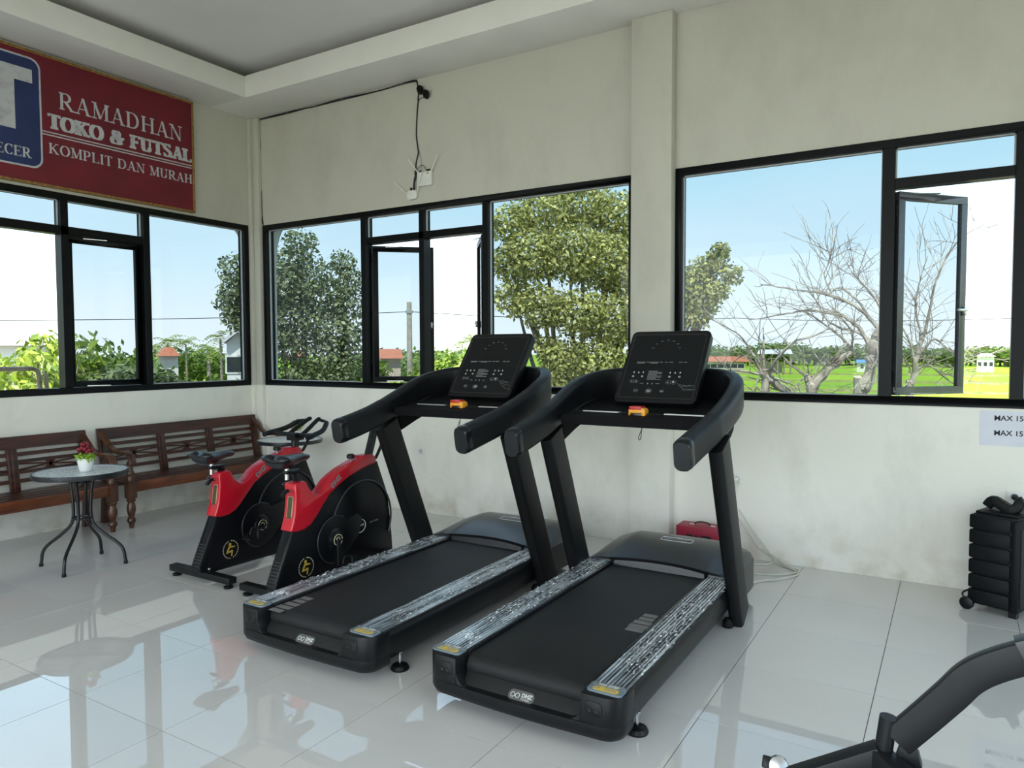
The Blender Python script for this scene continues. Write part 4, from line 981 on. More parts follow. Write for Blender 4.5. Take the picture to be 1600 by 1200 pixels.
# ------------------------------------------------------------------ exercise bikes
def make_bike(label, loc, crank_a, seat_dz, bar_dz, seed, fwd=0.0):
    t = thing('exercise_bike', label, 'exercise bike', loc)
    y0 = -2.42
    def W(pts): return [(a-y0, b) for a, b in pts]
    body = W([(-2.455, .085), (-2.45, .14), (-2.325, .42), (-2.24, .55), (-2.06, .58), (-1.98, .63), (-1.80, .71), (-1.62, .765), (-1.545, .76), (-1.44, .51), (-1.40, .22), (-1.39, .07), (-1.42, .045), (-2.36, .052), (-2.44, .062)])
    fr = MB().prism(body, 0, -.042, .042).build('frame_shroud', 'bike_black', t, bevel=.008)
    red = W([(-2.337, .425), (-2.318, .475), (-2.304, .525), (-2.292, .628), (-2.299, .700), (-2.292, .716), (-2.225, .722), (-2.207, .714), (-2.177, .660), (-2.147, .631), (-2.118, .618), (-2.086, .617), (-2.05, .645), (-2.006, .687), (-1.95, .72), (-1.889, .745), (-1.793, .775), (-1.699, .800), (-1.69, .812), (-1.60, .812), (-1.571, .794), (-1.563, .75),
             (-1.63, .740), (-1.701, .727), (-1.825, .693), (-1.921, .652), (-2.008, .603), (-2.071, .539), (-2.121, .483), (-2.171, .440), (-2.227, .417), (-2.29, .415)])
    cov = MB().prism(red, 0, -.050, .050).build('red_cover', 'bike_red', t, bevel=.010, seg=3)
    # grey ribbed rear guard strip
    g = MB().prism(W([(-2.462, .10), (-2.325, .405), (-2.30, .405), (-2.44, .10)]), 0, -.043, .043).build('rear_guard', 'frame_steel', t, bevel=.003)
    b = MB()
    for k in range(8):
        f = k/7; b.obox((0, -2.458+.057*f-y0, .115+.13*f), (.082, .006, .0045), Matrix.Rotation(-.42, 3, 'X'))
    b.build('guard_rib', 'ring_black', g)
    # gold label on the rear edge of the red cover
    Rl = on_plane((0, -2.307-y0, .545), (1, 0, 0), (0, .14, 1))
    for nm, w_, h_, z_, mm in (('edge_label', .046, .175, .001, 'gold_pale'), ('label_print', .038, .166, .0022, 'gold_dark')):
        me = MB().box(-w_/2, w_/2, -h_/2, h_/2, -.004, z_).mesh(nm); me.transform(Matrix.Translation((0, .004, 0))@Rl); me.materials.append(M[mm]); lab = add_obj(nm, me, cov)
    # flywheel ring, crank housing
    b = MB(); cy, cz, R = -1.70-y0, .36, .285
    b.tube([(.047, cy+R*math.cos(a), cz+R*math.sin(a)) for a in [(-25+k*9)*pi/180 for k in range(26)]], .007, 6)
    b.build('flywheel_ring', 'ring_black', fr)
    yc, zc = -1.975-y0, .30
    RX = Matrix.Rotation(pi/2, 3, 'Y')
    hs = MB(); pts = []
    for k in range(25): a = (50+k*10.8)*pi/180; pts.append((yc+.155*math.cos(a), zc+.155*math.sin(a)))
    pts += [(yc+.22, zc-.02), (yc+.26, zc+.09), (yc+.20, zc+.135)]
    hs.prism(pts, 0, .04, .058); hs.build('chain_guard', 'bike_black', t, bevel=.007)
    MB().tube([(.058, yc+.155*math.cos(a), zc+.155*math.sin(a)) for a in [(60+k*12)*pi/180 for k in range(18)]], .004, 6).build('guard_rim', 'ring_black', t)
    hub = MB().lathe([(.075, .05), (.075, .062), (.056, .066), (.054, .078), (.030, .082)], (0, yc, zc), 24, RX).build('crank_hub', 'black_gloss', t)
    MB().tube([(.083, yc+.036*math.cos(a*pi/10), zc+.036*math.sin(a*pi/10)) for a in range(20) if a not in (4, 14)], .0028, 4).build('hub_print', 'gold_pale', hub)
    MB().tube([(.084, yc+.014*math.cos(a), zc+.004+.014*math.sin(a)) for a in [k*.6-.6 for k in range(9)]]+[(.084, yc-.004, zc-.018)], .0028, 4).build('hub_print', 'gold_pale', hub)
    for s, aa in ((1, crank_a), (-1, crank_a+pi)):
        d = Vector((0, math.cos(aa), math.sin(aa))); c0 = Vector((s*.085, yc, zc)); e = c0+d*.165+Vector((s*.015, 0, 0))
        MB().sweep([c0, c0.lerp(e, .5), e], rrect(.026, .016, .005), up=(1, 0, 0), scale=[1.2, .9, 1.0]).build('crank_arm', 'frame_steel', t)
        pd = MB(); q = e+Vector((s*.055, 0, 0))
        for dx in (-.035, .035): pd.obox(q+Vector((dx, 0, 0)), (.012, .095, .02))
        for dy in (-.045, -.015, .015, .045): pd.obox(q+Vector((0, dy, 0)), (.075, .008, .018))
        pd.tube([e, q+Vector((s*.04, 0, 0))], .008, 8)
        po = pd.build('pedal', 'black_plastic', t, bevel=.002)
        MB().tube(smooth_path([q+Vector((-.04, .02, 0)), q+Vector((-.035, .03, .05)), q+Vector((.0, .04, .065)), q+Vector((.035, .03, .05)), q+Vector((.04, .02, 0))], 4), .006, 5).tube(
            smooth_path([q+Vector((0, .045, .0)), q+Vector((0, .10, .02)), q+Vector((0, .11, .045)), q+Vector((0, .05, .062))], 4), .006, 5).build('toe_strap', 'black_matte', po)
    # prints on the flank: figure in a dotted ring, swoosh, words
    ly, lz = -2.215-y0, .175; X = .0435
    b = MB()
    for k in range(26):
        if k in (7, 20): continue
        a = 2*pi*k/26; b.obox((X, ly+.060*math.cos(a), lz+.060*math.sin(a)), (.001, .009, .006), Matrix.Rotation(a+pi/2, 3, 'X'))
    ring = b.build('ring_print', 'gold_pale', fr)
    b = MB(); b.prism([(ly-.006+.011*math.cos(k*pi/5), lz+.036+.011*math.sin(k*pi/5)) for k in range(10)], 0, X, X+.001)
    for pts in ([(-.018, .022), (-.004, .026), (.034, .018), (.034, .010), (.0, .012), (-.008, .010), (-.020, -.012), (.012, -.004), (.018, -.012), (.010, -.046), (.002, -.046), (.004, -.018), (-.034, -.024), (-.036, -.016)],):
        b.prism([(ly+a, lz+c) for a, c in pts], 0, X, X+.001)
    b.build('figure_print', 'gold', fr)
    b = MB(); sy, sz = -1.70-y0, .335
    b.tube([(X, sy-.03+.05*math.cos(a)*1.1, sz+.045*math.sin(a)) for a in [(-100+k*11)*pi/180 for k in range(19)]], .003, 4)
    b.build('swoosh_print', 'light_print', fr)
    text_mesh('Running', .020, 'light_print', 'word_print', fr, on_plane((X+.0006, sy-.055, sz-.012), (0, 1, .25), (0, -.25, 1)))
    text_mesh('DHZ FITNESS', .015, 'dim_print', 'word_print', fr, on_plane((X+.0006, sy+.065, sz+.0), (0, 1, 0.05), (0, 0, 1)))
    text_mesh('DHZ', .048, 'dim_print', 'cover_print', cov, on_plane((.0508, -1.985-y0, .635), (0, .78, .58), (0, -.58, .78)), bold=.002)
    me = MB().prism(rrect(.036, .10, .008), 2, 0, .0015).mesh('cover_badge'); me.transform(on_plane((0, -1.74-y0, .784), (1, 0, 0), (0, 1, .31))); me.materials.append(M['sticker']); add_obj('cover_badge', me, cov)
    # stabilisers with round feet
    for yy in (y0+.01, -1.36):
        st = MB().box(-.315, .315, yy-y0-.03, yy-y0+.03, .032, .075).build('stabiliser', 'frame_steel', t, bevel=.004)
        for s in (-1, 1): MB().lathe([(.028, 0), (.030, .004), (.030, .014), (.014, .018), (.014, .034)], (s*.27, yy-y0, 0), 16).build('round_foot', 'black_plastic', st)
    MB().lathe([(.011, .05), (.011, .062), (.006, .066)], (0, 0, 0), 12, RX).build('frame_bolt', 'steel', t)
    for o_ in [q for q in t.children if q.name.startswith('frame_bolt')]: o_.location = (-.01, -2.39-y0, .083)
    # seat post, slider, saddle
    sp = Vector((0, -2.235-y0, .72)); dz = seat_dz
    MB().sweep([sp+Vector((0, .01, -.03)), sp+Vector((0, -.02, .055+dz))], rrect(.03, .045, .006), up=(0, 1, 0)).build('seat_post', 'black_gloss', t)
    zs = .775+dz
    MB().box(-.018, .018, -2.335-y0, -2.225-y0, zs, zs+.022).build('seat_slider', 'black_gloss', t, bevel=.003)
    MB().lathe([(.014, -.035), (.014, .052)], (0, -2.32-y0, zs), 12).build('slider_bolt', 'steel', t)
    MB().tube(smooth_path([(0, -2.32-y0, zs-.03), (.01, -2.34-y0, zs-.045), (.03, -2.38-y0, zs-.05)], 4), .005, 6).build('slider_lever', 'black_gloss', t)
    zt = zs+.115
    pth = [(0, -2.435-y0, zt-.024), (0, -2.430-y0, zt-.016), (0, -2.41-y0, zt-.008), (0, -2.38-y0, zt-.016), (0, -2.33-y0, zt-.022), (0, -2.27-y0, zt-.020), (0, -2.21-y0, zt-.016), (0, -2.165-y0, zt-.020), (0, -2.145-y0, zt-.028)]
    wd = [.05, .098, .118, .108, .078, .055, .043, .037, .018]; th = [.022, .042, .056, .064, .058, .044, .034, .028, .016]
    def sadd(i, tt):
        o = []
        for k in range(20):
            a = 2*pi*k/20; x = wd[i]*math.cos(a); s_ = math.sin(a)
            z = th[i]*.45*s_ if s_ > 0 else th[i]*(1.0 if abs(math.cos(a)) < .6 else .7)*s_
            if i < 5 and s_ > 0: z -= .026*math.exp(-(x/.026)**2)*(1-i/5)
            o.append((x, z))
        return o
    MB().sweep(pth, sadd).build('saddle', 'saddle', t, smooth=70)
    # adjusting knob at the rear of the seat tube, resistance knob, brake lever
    MB().tube([(0, -2.29-y0, .668), (0, -2.315-y0, .668)], .012, 10).build('knob_stem', 'steel', t)
    MB().sweep(smooth_path([(0, -2.315-y0, .672), (0, -2.335-y0, .664), (0, -2.36-y0, .640)], 3), rrect(.03, .02, .008)).build('seat_knob', 'black_plastic', t)
    MB().tube([(0, -1.76-y0, .77), (0, -1.765-y0, .805)], .007, 8).build('knob_stem', 'steel', t)
    MB().lathe([(.020, .80), (.027, .804), (.027, .825), (.018, .832)], (0, -1.765-y0, 0), 14).build('resistance_knob', 'black_plastic', t)
    MB().sweep(smooth_path([(.0, -1.545-y0, .775), (.0, -1.515-y0, .775), (.0, -1.47-y0, .835), (0, -1.445-y0, .875)], 4), rrect(.022, .014, .004), up=(1, 0, 0)).build('brake_lever', 'black_gloss', t)
    # handlebar
    hp = Vector((0, -1.60-y0, .80)); zh = .95+bar_dz
    MB().sweep([hp+Vector((0, 0, -.02)), Vector((0, hp.y-.055+fwd, zh-.01))], rrect(.034, .055, .006), up=(0, 1, 0)).build('handlebar_post', 'black_gloss', t)
    yb = hp.y-.06+fwd; hbr = MB()
    hbr.tube(smooth_path([(-.22, yb-.02, zh+.012), (-.10, yb, zh), (.10, yb, zh), (.22, yb-.02, zh+.012)], 4), .016, 10)
    hbr.obox((0, yb, zh-.015), (.09, .09, .05))
    h = hbr.build('handlebar', 'frame_steel', t)
    for s in (-1, 1):
        MB().tube(smooth_path([(s*.23, yb-.10, zh-.002), (s*.235, yb-.06, zh+.004), (s*.225, yb-.02, zh+.012), (s*.20, yb+.09, zh+.035), (s*.15, yb+.18, zh+.085)], 5), [.019]*20+[.015], 10).build('outer_grip', 'black_matte', h)
        MB().tube(smooth_path([(s*.07, yb, zh), (s*.065, yb+.08, zh+.045), (s*.05, yb+.18, zh+.10), (s*.05, yb+.20, zh+.102)], 5), .016, 10).build('inner_grip', 'black_matte', h)
        MB().tube(smooth_path([(s*.15, yb+.18, zh+.085), (s*.10, yb+.20, zh+.09), (s*.05, yb+.19, zh+.10)], 4), .012, 8).build('bar_bridge', 'frame_steel', h)
    return t
make_bike('red and black exercise bike farther left, its crank swung back, red head in full view', (2.325, -2.395, 0), math.radians(197), -.035, -.05, 1, .07)
make_bike('red and black exercise bike beside the middle treadmill, crank hanging straight down', (3.085, -2.42, 0), math.radians(265), .0, .07, 2, .14)

# ------------------------------------------------------------------ teak benches
def make_bench(label, loc, L, warm=False):
    """runs along +y from its near end; back towards -x; origin at the floor under the near end"""
    t = thing('teak_bench', label, 'bench', loc)
    wd = 'wood'; XB, XF = .055, .53     # back foot and front faces
    zt = .845
    def back_x(z): return XB+.045-.075*max(0, (z-.38))/.47     # leaning back
    # legs
    for y in (.045, L-.045):
        MB().prism([(XB, 0), (XB+.06, 0), (back_x(.38)+.05, .38), (back_x(zt)+.035, zt), (back_x(zt)-.005, zt), (back_x(.38)-.005, .38)], 1, y-.03, y+.03).build('back_leg', wd, t, bevel=.005)
        prof = [(.018, 0), (.022, .03), (.024, .045), (.034, .055), (.037, .07), (.030, .088), (.022, .10), (.030, .125), (.037, .16), (.036, .19), (.028, .222), (.026, .228), (.036, .236), (.038, .247), (.030, .258), (.030, .262)]
        fl_ = MB().lathe(prof, (XF-.035, y, 0), 18); fl_.box(XF-.070, XF, y-.036, y+.036, .262, .40)
        fl_.lathe([(.028, .40), (.036, .425), (.030, .45), (.026, .46), (.034, .47), (.034, .485), (.024, .50), (.021, .53), (.026, .55), (.030, .565), (.022, .585)], (XF-.035, y, 0), 18)
        fl_.build('front_leg', 'wood_arm', t, smooth=40, bevel=0)
        pth = smooth_path([(back_x(.80)+.03, y, .80), (.14, y, .735), (.22, y, .675), (.32, y, .652), (.42, y, .655), (.49, y, .640), (.525, y, .60), (.535, y, .565)], 4)
        MB().sweep(pth, lambda i, tt: rrect(.052+.012*tt, .034-.006*tt, .010)).build('arm', 'wood_arm', t, smooth=50)
    # seat planks and aprons
    for k in range(4):
        x0 = .085+k*.108
        MB().box(x0, x0+.102, .0, L, .385, .405).build('seat_plank', wd, t, bevel=.003)
    MB().box(XF-.045, XF-.012, .04, L-.04, .312, .403).build('front_rail', 'wood_warm', t, bevel=.006)
    MB().box(XB+.01, XB+.04, .04, L-.04, .31, .38).build('back_rail', wd, t, bevel=.003)
    # back: broad top board, uprights, slats
    def bx(z, th_, y0, y1, h, nm, mm=wd, z1=None):
        b = MB(); za, zb = z-h/2, z+h/2; xa, xb = back_x(za)+.012, back_x(zb)+.012
        b.prism([(xa, za), (xa+th_, za), (xb+th_, zb), (xb, zb)], 1, y0, y1); return b.build(nm, mm, t, bevel=.002, seg=1)
    bx(.795, .028, .02, L-.02, .10, 'top_board')
    n = 3; w_ = (L-.15)/n
    for k in range(1, n):
        y = .075+w_*k; b = MB(); za, zb = .40, .75
        for dy, tk_, ex in ((-.038, .026, 0), (.004, .026, 0), (-.012, .034, 0)):
            b.prism([(back_x(za)+.012, za), (back_x(za)+.012+tk_, za), (back_x(zb)+.012+tk_, zb), (back_x(zb)+.012, zb)], 1, y+dy, y+dy+(.034 if dy != -.012 else .024))
        b.build('upright', 'wood', t, bevel=.003)
    for k in range(n):
        y0, y1 = .075+w_*k+(.035 if k else 0), .075+w_*(k+1)-(.035 if k < n-1 else 0)
        bx(.700, .018, y0, y1, .030, 'slat'); bx(.640, .018, y0, y1, .026, 'slat'); bx(.555, .018, y0, y1, .026, 'slat'); bx(.485, .018, y0, y1, .030, 'slat')
        # carved bow-tie panel between the middle slats
        ym = (y0+y1)/2; z0, z1 = .566, .629; zm = (z0+z1)/2; b = MB(); X0, X1 = back_x(zm)+.014, back_x(zm)+.026
        for s in (-1, 1):
            b.prism([(ym+s*.02, zm-.006), (ym+s*(y1-y0)/2, z0-.004), (ym+s*(y1-y0)/2, z0+.012), (ym+s*.05, zm+.004), (ym+s*(y1-y0)/2, z1-.012), (ym+s*(y1-y0)/2, z1+.004), (ym+s*.02, zm+.012)], 0, X0, X1)
        for a in range(4):
            b.obox((X0+.006, ym, zm), (.014, .10, .016), Matrix.Rotation(a*pi/4, 3, 'X'))
        b.build('carved_panel', wd, t)
    return t
make_bench('dark teak bench in the corner, its near end touching the other bench', (0.0, -1.815, 0), 1.74)
make_bench('dark teak bench cut off by the left edge, behind the nearer round table', (0.0, -3.66, 0), 1.77)

# ------------------------------------------------------------------ round tables with pebbled glass tops
M['pebble'] = mat('pebbled_table_glass', (0.72, 0.78, 0.80), 0.08, scale=70, col2=(0.40, 0.46, 0.48), bump=0.25, bscale=75, ramp=(0.40, 0.60), detail=2)
M['pot'] = mat('glazed_white_pot', (0.80, 0.80, 0.80), 0.25, var=0.01)
M['petal'] = mat('dark_red_petal', (0.30, 0.006, 0.02), 0.5, scale=60, col2=(0.07, 0.002, 0.01))
M['petal_o'] = mat('orange_petal', (0.80, 0.25, 0.08), 0.5, scale=60, col2=(0.60, 0.10, 0.04))
M['leafy'] = leaf_mat('pot_leaf', (0.12, 0.28, 0.02), (0.45, 0.62, 0.08), transl=0.2)
def make_table(label, loc, rz):
    t = thing('round_table', label, 'table', loc, rz)
    Z = .68; R = .305
    MB().lathe([(R-.012, Z-.008), (R-.012, Z-.001), (R-.03, Z)], (0, 0, 0), 64).build('glass_top', 'pebble', t, smooth=30)
    MB().lathe([(R-.014, Z-.030), (R-.002, Z-.030), (R, Z-.026), (R, Z+.002), (R-.003, Z+.005), (R-.008, Z+.004), (R-.0135, Z-.002), (R-.014, Z-.030)], (0, 0, 0), 64, caps=False).build('rim', 'hood', t)
    MB().lathe([(R-.030, Z), (R-.028, Z+.0012), (R-.014, Z+.0014), (R-.0125, Z)], (0, 0, 0), 64, caps=False).build('rim_seal', 'white_seal', t)
    for k in range(4):
        a = k*pi/2; c_, s_ = math.cos(a), math.sin(a)
        pth = smooth_path([(.095*c_, .095*s_, Z-.012), (.075*c_, .075*s_, .60), (.060*c_, .060*s_, .45), (.062*c_, .062*s_, .345), (.085*c_, .085*s_, .285), (.15*c_, .15*s_, .222), (.235*c_, .235*s_, .155), (.272*c_, .272*s_, .105), (.285*c_, .285*s_, .03), (.287*c_, .287*s_, .0)], 4)
        lg = MB().tube(pth, .0115, 10).build('leg', 'black_gloss', t)
        MB().lathe([(.013, 0), (.014, .004), (.014, .022)], (.287*c_, .287*s_, 0), 12).build('leg_cap', 'black_plastic', lg)
    for z, r, w_ in ((.605, .058, .012), (.345, .060, .016)):
        MB().tube([(r*math.cos(a), r*math.sin(a), z) for a in [2*pi*k/24 for k in range(24)]], w_*.55, 8, closed=True).build('brace_ring', 'black_gloss', t)
    for k in range(4):
        a = k*pi/2+pi/4; MB().obox((R*.5*math.cos(a-pi/4), R*.5*math.sin(a-pi/4), Z-.02), (R*1.0, .016, .012), Matrix.Rotation(a-pi/4, 3, 'Z')).build('top_bar', 'black_gloss', t)
    return t
make_table('round glass-topped table holding the white pot of dark red flowers', (1.258, -2.586, 0), math.radians(38))
make_table('round glass-topped table in the corner, mostly hidden behind the farther bike', (1.10, -.53, 0), .3)
def make_pot(label, loc, kind, seed):
    rs = random.Random(seed); t = thing('potted_flowers', label, 'flower pot', loc)
    MB().lathe([(.030, 0), (.034, .003), (.043, .055), (.046, .083), (.044, .084), (.038, .075)], (0, 0, 0), 28).build('pot', 'pot', t, smooth=50)
    if kind == 'petal':
        for k in range(26):
            el = rs.uniform(.15, 1.5); a = k*2.399; rr = .036*math.cos(el)+.003; z = .110+.052*math.sin(el)+(.012 if el > 1.2 else 0)
            d = Vector((math.cos(a)*math.cos(el), math.sin(a)*math.cos(el), math.sin(el)+.4)).normalized()
            R = d.to_track_quat('Z', 'Y').to_matrix(); b = MB()
            b.lathe([(.002, -.010), (.0105, -.004), (.0115, .004), (.007, .011), (.001, .015)], (rr*math.cos(a), rr*math.sin(a), z), 7, R)
            b.build('flower_bud', kind, t, smooth=60)
        me = leaves_mesh('leaf_tuft', [(0.026*math.cos(i), 0.026*math.sin(i), .088) for i in range(7)], [[.026, .026, .016]]*7, 600, .022, 'leafy', aspect=.4, shell=.3, droop=-.3)
    else:
        for k in range(13):
            a = k*2.399; el = rs.uniform(.2, 1.4); r_ = .055+.035*rs.random()
            c = Vector((r_*math.cos(a)*math.cos(el), r_*math.sin(a)*math.cos(el), .10+.075*math.sin(el))); b = MB()
            for q in range(5):
                f = 2*pi*q/5; b.lathe([(.001, 0), (.006, .002), (.001, .004)], c+Vector((.008*math.cos(f), .008*math.sin(f), 0)), 6)
            b.lathe([(.004, -.004), (.005, .004), (.001, .006)], c, 6)
            b.tube([(0, 0, .07), c], .0012, 4); b.build('flower', kind, t, smooth=60)
        me = leaves_mesh('leaf_tuft', [(0, 0, .13)], [[.06, .06, .05]], 300, .022, 'leafy', aspect=.5, shell=.3)
    o = add_obj('leaf_tuft', me, t); o['kind'] = 'stuff'
    return t
make_pot('white pot of dark red flowers and green leaves on the nearer round table', (1.300, -2.575, .681), 'petal', 4).scale = (1.18, 1.18, 1.12)
make_pot('pot of small orange flowers on the corner table behind the bike handlebars', (1.17, -.50, .681), 'petal_o', 6)

# ------------------------------------------------------------------ red banner board, letters built from strokes
M['banner_red'] = mat('banner_crimson_print', (0.165, 0.005, 0.018), 0.42, scale=3.5, col2=(0.125, 0.004, 0.014), detail=7, bump=0.05, bscale=8)
M['banner_blue'] = mat('banner_blue_print', (0.013, 0.028, 0.125), 0.42, scale=3, var=0.12)
M['banner_white'] = mat('banner_white_print', (0.50, 0.50, 0.54), 0.45, scale=14, col2=(0.38, 0.36, 0.41), ramp=(.3, .5), detail=8)
M['gilt'] = mat('gilt_moulding', (0.38, 0.20, 0.05), 0.4, 0.2, scale=40, col2=(0.18, 0.09, 0.03))
def arc(cx, cy, rx, ry, a0, a1, n=10): return [(cx+rx*math.cos(math.radians(a0+(a1-a0)*k/n)), cy+ry*math.sin(math.radians(a0+(a1-a0)*k/n))) for k in range(n+1)]
# glyph: width, strokes [(kind, points)], serif points; kinds: T thick, t thin, m modulated by direction
GL = {
 'R': (.80, [('T', [(.17, 0), (.17, 1)]), ('m', [(.17, .97), (.38, .97)]+arc(.38, .735, .20, .235, 90, -90)+[(.17, .50)]), ('T', [(.36, .5), (.68, 0)])], [(.17, 0), (.17, 1), (.70, 0)]),
 'A': (.84, [('t', [(.14, 0), (.42, 1)]), ('T', [(.42, 1), (.68, 0)]), ('t', [(.24, .33), (.60, .33)])], [(.12, 0), (.70, 0)]),
 'M': (1.0, [('t', [(.17, 0), (.17, 1)]), ('T', [(.17, 1), (.48, .05)]), ('t', [(.48, .05), (.80, 1)]), ('T', [(.82, 0), (.82, 1)])], [(.15, 0), (.15, 1), (.84, 0), (.84, 1)]),
 'D': (.86, [('T', [(.17, 0), (.17, 1)]), ('m', [(.17, .97), (.40, .97)]+arc(.38, .5, .33, .47, 90, -90, 14)+[(.17, .03)])], [(.17, 0), (.17, 1)]),
 'H': (.88, [('T', [(.18, 0), (.18, 1)]), ('T', [(.70, 0), (.70, 1)]), ('t', [(.18, .52), (.70, .52)])], [(.18, 0), (.18, 1), (.70, 0), (.70, 1)]),
 'N': (.86, [('t', [(.17, 0), (.17, 1)]), ('T', [(.17, 1), (.70, .0)]), ('t', [(.70, 0), (.70, 1)])], [(.15, 0), (.14, 1), (.70, 1)]),
 'T': (.74, [('T', [(.37, 0), (.37, 1)]), ('t', [(.06, .97), (.68, .97)]), ('t', [(.07, 1), (.07, .80)]), ('t', [(.67, 1), (.67, .80)])], [(.37, 0)]),
 'O': (.86, [('m', arc(.43, .5, .33, .48, 0, 360, 24))], []),
 'K': (.86, [('T', [(.17, 0), (.17, 1)]), ('t', [(.20, .42), (.64, .97)]), ('T', [(.32, .58), (.68, .0)])], [(.17, 0), (.17, 1), (.68, 0), (.66, 1)]),
 '&': (.92, [('m', arc(.42, .76, .17, .22, -60, 240, 14)), ('m', [(.33, .57), (.15, .40)]+arc(.38, .27, .25, .26, 160, 300, 10)+[(.60, .20), (.74, .46)]), ('T', [(.30, .66), (.76, .02)])], [(.72, .5)]),
 'F': (.70, [('T', [(.17, 0), (.17, 1)]), ('t', [(.17, .97), (.62, .97)]), ('t', [(.61, 1), (.61, .78)]), ('t', [(.17, .52), (.48, .52)]), ('t', [(.48, .62), (.48, .42)])], [(.17, 0), (.17, 1)]),
 'E': (.74, [('T', [(.17, 0), (.17, 1)]), ('t', [(.17, .97), (.62, .97)]), ('t', [(.61, 1), (.61, .80)]), ('t', [(.17, .52), (.48, .52)]), ('t', [(.48, .62), (.48, .42)]), ('t', [(.17, .03), (.65, .03)]), ('t', [(.64, 0), (.64, .22)])], [(.17, 0), (.17, 1)]),
 'C': (.80, [('m', arc(.44, .5, .33, .48, 48, 318, 18)), ('t', [(.67, .98), (.67, .70)])], []),
 'U': (.86, [('T', [(.18, 1), (.18, .36)]), ('m', arc(.42, .34, .24, .32, 180, 360, 12)), ('t', [(.66, .34), (.66, 1)])], [(.18, 1), (.66, 1)]),
 'S': (.66, [('m', arc(.33, .75, .20, .22, 30, 200, 8)+arc(.33, .26, .22, .24, 70, -150, 12)), ('t', [(.52, .98), (.52, .74)]), ('t', [(.11, .28), (.11, .02)])], []),
 'L': (.70, [('T', [(.17, 0), (.17, 1)]), ('t', [(.17, .03), (.63, .03)]), ('t', [(.62, 0), (.62, .26)])], [(.17, 0), (.17, 1)]),
 'P': (.72, [('T', [(.17, 0), (.17, 1)]), ('m', [(.17, .97), (.38, .97)]+arc(.38, .72, .20, .25, 90, -90)+[(.17, .47)])], [(.17, 0), (.17, 1)]),
 'I': (.38, [('T', [(.18, 0), (.18, 1)])], [(.18, 0), (.18, 1)]),
}
def stroke_text(txt, x0, x1, z0, z1, thick, thin, serif, name, parent, space=.0, slab=False):
    """letters on the left wall: x runs along +y, z up; fits the given box"""
    adv = [GL[c][0]+space if c != ' ' else .42 for c in txt]; tot = sum(adv); sx = (x1-x0)/tot; sz = z1-z0; X = x0
    asp = sx/sz
    for c, a in zip(txt, adv):
        if c != ' ':
            b = MB(); _, st, se = GL[c]; lift = .0
            for kind, pts in st:
                P = [Vector((p[0]*asp, p[1])) for p in pts]; closed = (P[0]-P[-1]).length < 1e-4; n = len(P); L_, R_ = [], []
                for i in range(n):
                    if closed: tg = P[(i+1) % (n-1)]-P[(i-1) % (n-1)] if i not in (0, n-1) else P[1]-P[n-2]
                    else: tg = P[min(i+1, n-1)]-P[max(i-1, 0)]
                    tg.normalize(); w_ = thick if kind == 'T' else (thin if kind == 't' else thin+(thick-thin)*abs(tg.y)**1.3)
                    nn = Vector((-tg.y, tg.x))*w_/2; L_.append(P[i]+nn); R_.append(P[i]-nn)
                vs = [(.0012+lift, X+p.x*sz, z0+min(1, max(0, p.y))*sz) for p in L_+R_]
                b.add(vs, [(i, i+1, n+i+1, n+i) for i in range(n-1)]); lift += .00005
            for px_, py_ in se:
                h = serif*.26 if not slab else thin*.5; yy = (0, h*2) if py_ < .5 else (1-h*2, 1)
                if .1 < py_ < .9: yy = (py_-h, py_+h)
                b.add([(.0012+lift, X+(px_*asp-serif)*sz, z0+yy[0]*sz), (.0012+lift, X+(px_*asp+serif)*sz, z0+yy[0]*sz), (.0012+lift, X+(px_*asp+serif)*sz, z0+yy[1]*sz), (.0012+lift, X+(px_*asp-serif)*sz, z0+yy[1]*sz)], [(0, 1, 2, 3)]); lift += .00005
            b.build(name, 'banner_white', parent, smooth=0)
        X += a*sx
bn = thing('shop_banner', 'large crimson board lettered RAMADHAN TOKO & FUTSAL above the left windows', 'sign', (0.012, 0, 0))
Y0, Y1, ZB0, ZB1 = -4.35, -.755, 2.925, 4.012
MB().box(-.010, .018, Y0, Y1, ZB0, ZB1).build('board', 'banner_red', bn)
fr = MB()
for q in ((Y0, Y1, ZB0-.004, ZB0+.018), (Y0, Y1, ZB1-.018, ZB1+.004), (Y0-.004, Y0+.016, ZB0, ZB1), (Y1-.016, Y1+.004, ZB0, ZB1)):
    fr.box(-.010, .030, q[0], q[1], q[2], q[3])
fr.build('board_frame', 'gilt', bn, bevel=.003)
pr = MB(); bq = [((-2.78)+a, 3.505+b) for a, b in rrect(1.22, .90, .085, 8)]
pr.prism(bq, 0, .018, .0185); bor = pr.build('panel_border', 'banner_white', bn, smooth=0)
MB().prism([((-2.78)+a, 3.505+b) for a, b in rrect(1.19, .87, .072, 8)], 0, .0186, .0190).build('blue_panel', 'banner_blue', bn, smooth=0)
txt = bpy.data.objects.new('lettering', None); COL.objects.link(txt); txt.parent = bn; txt.location = (.019, 0, 0)
TT = MB(); TT.prism([(-2.236, 3.855), (-2.236, 3.745), (-2.372, 3.745), (-2.372, 3.345), (-2.545, 3.345), (-2.545, 3.745), (-2.68, 3.745), (-2.68, 3.855)], 0, .0, .0006); TT.build('big_letter', 'banner_white', txt, smooth=0)
stroke_text('ECER', -2.525, -2.262, 3.130, 3.212, .19, .06, .16, 'letter', txt)
stroke_text('RAMADHAN', -2.035, -.87, 3.598, 3.742, .16, .055, .15, 'letter', txt, space=.02)
stroke_text('TOKO & FUTSAL', -2.125, -.775, 3.415, 3.540, .34, .17, .25, 'letter', txt, slab=True)
stroke_text('KOMPLIT DAN MURAH', -2.125, -.772, 3.207, 3.294, .19, .065, .16, 'letter', txt, space=.02)
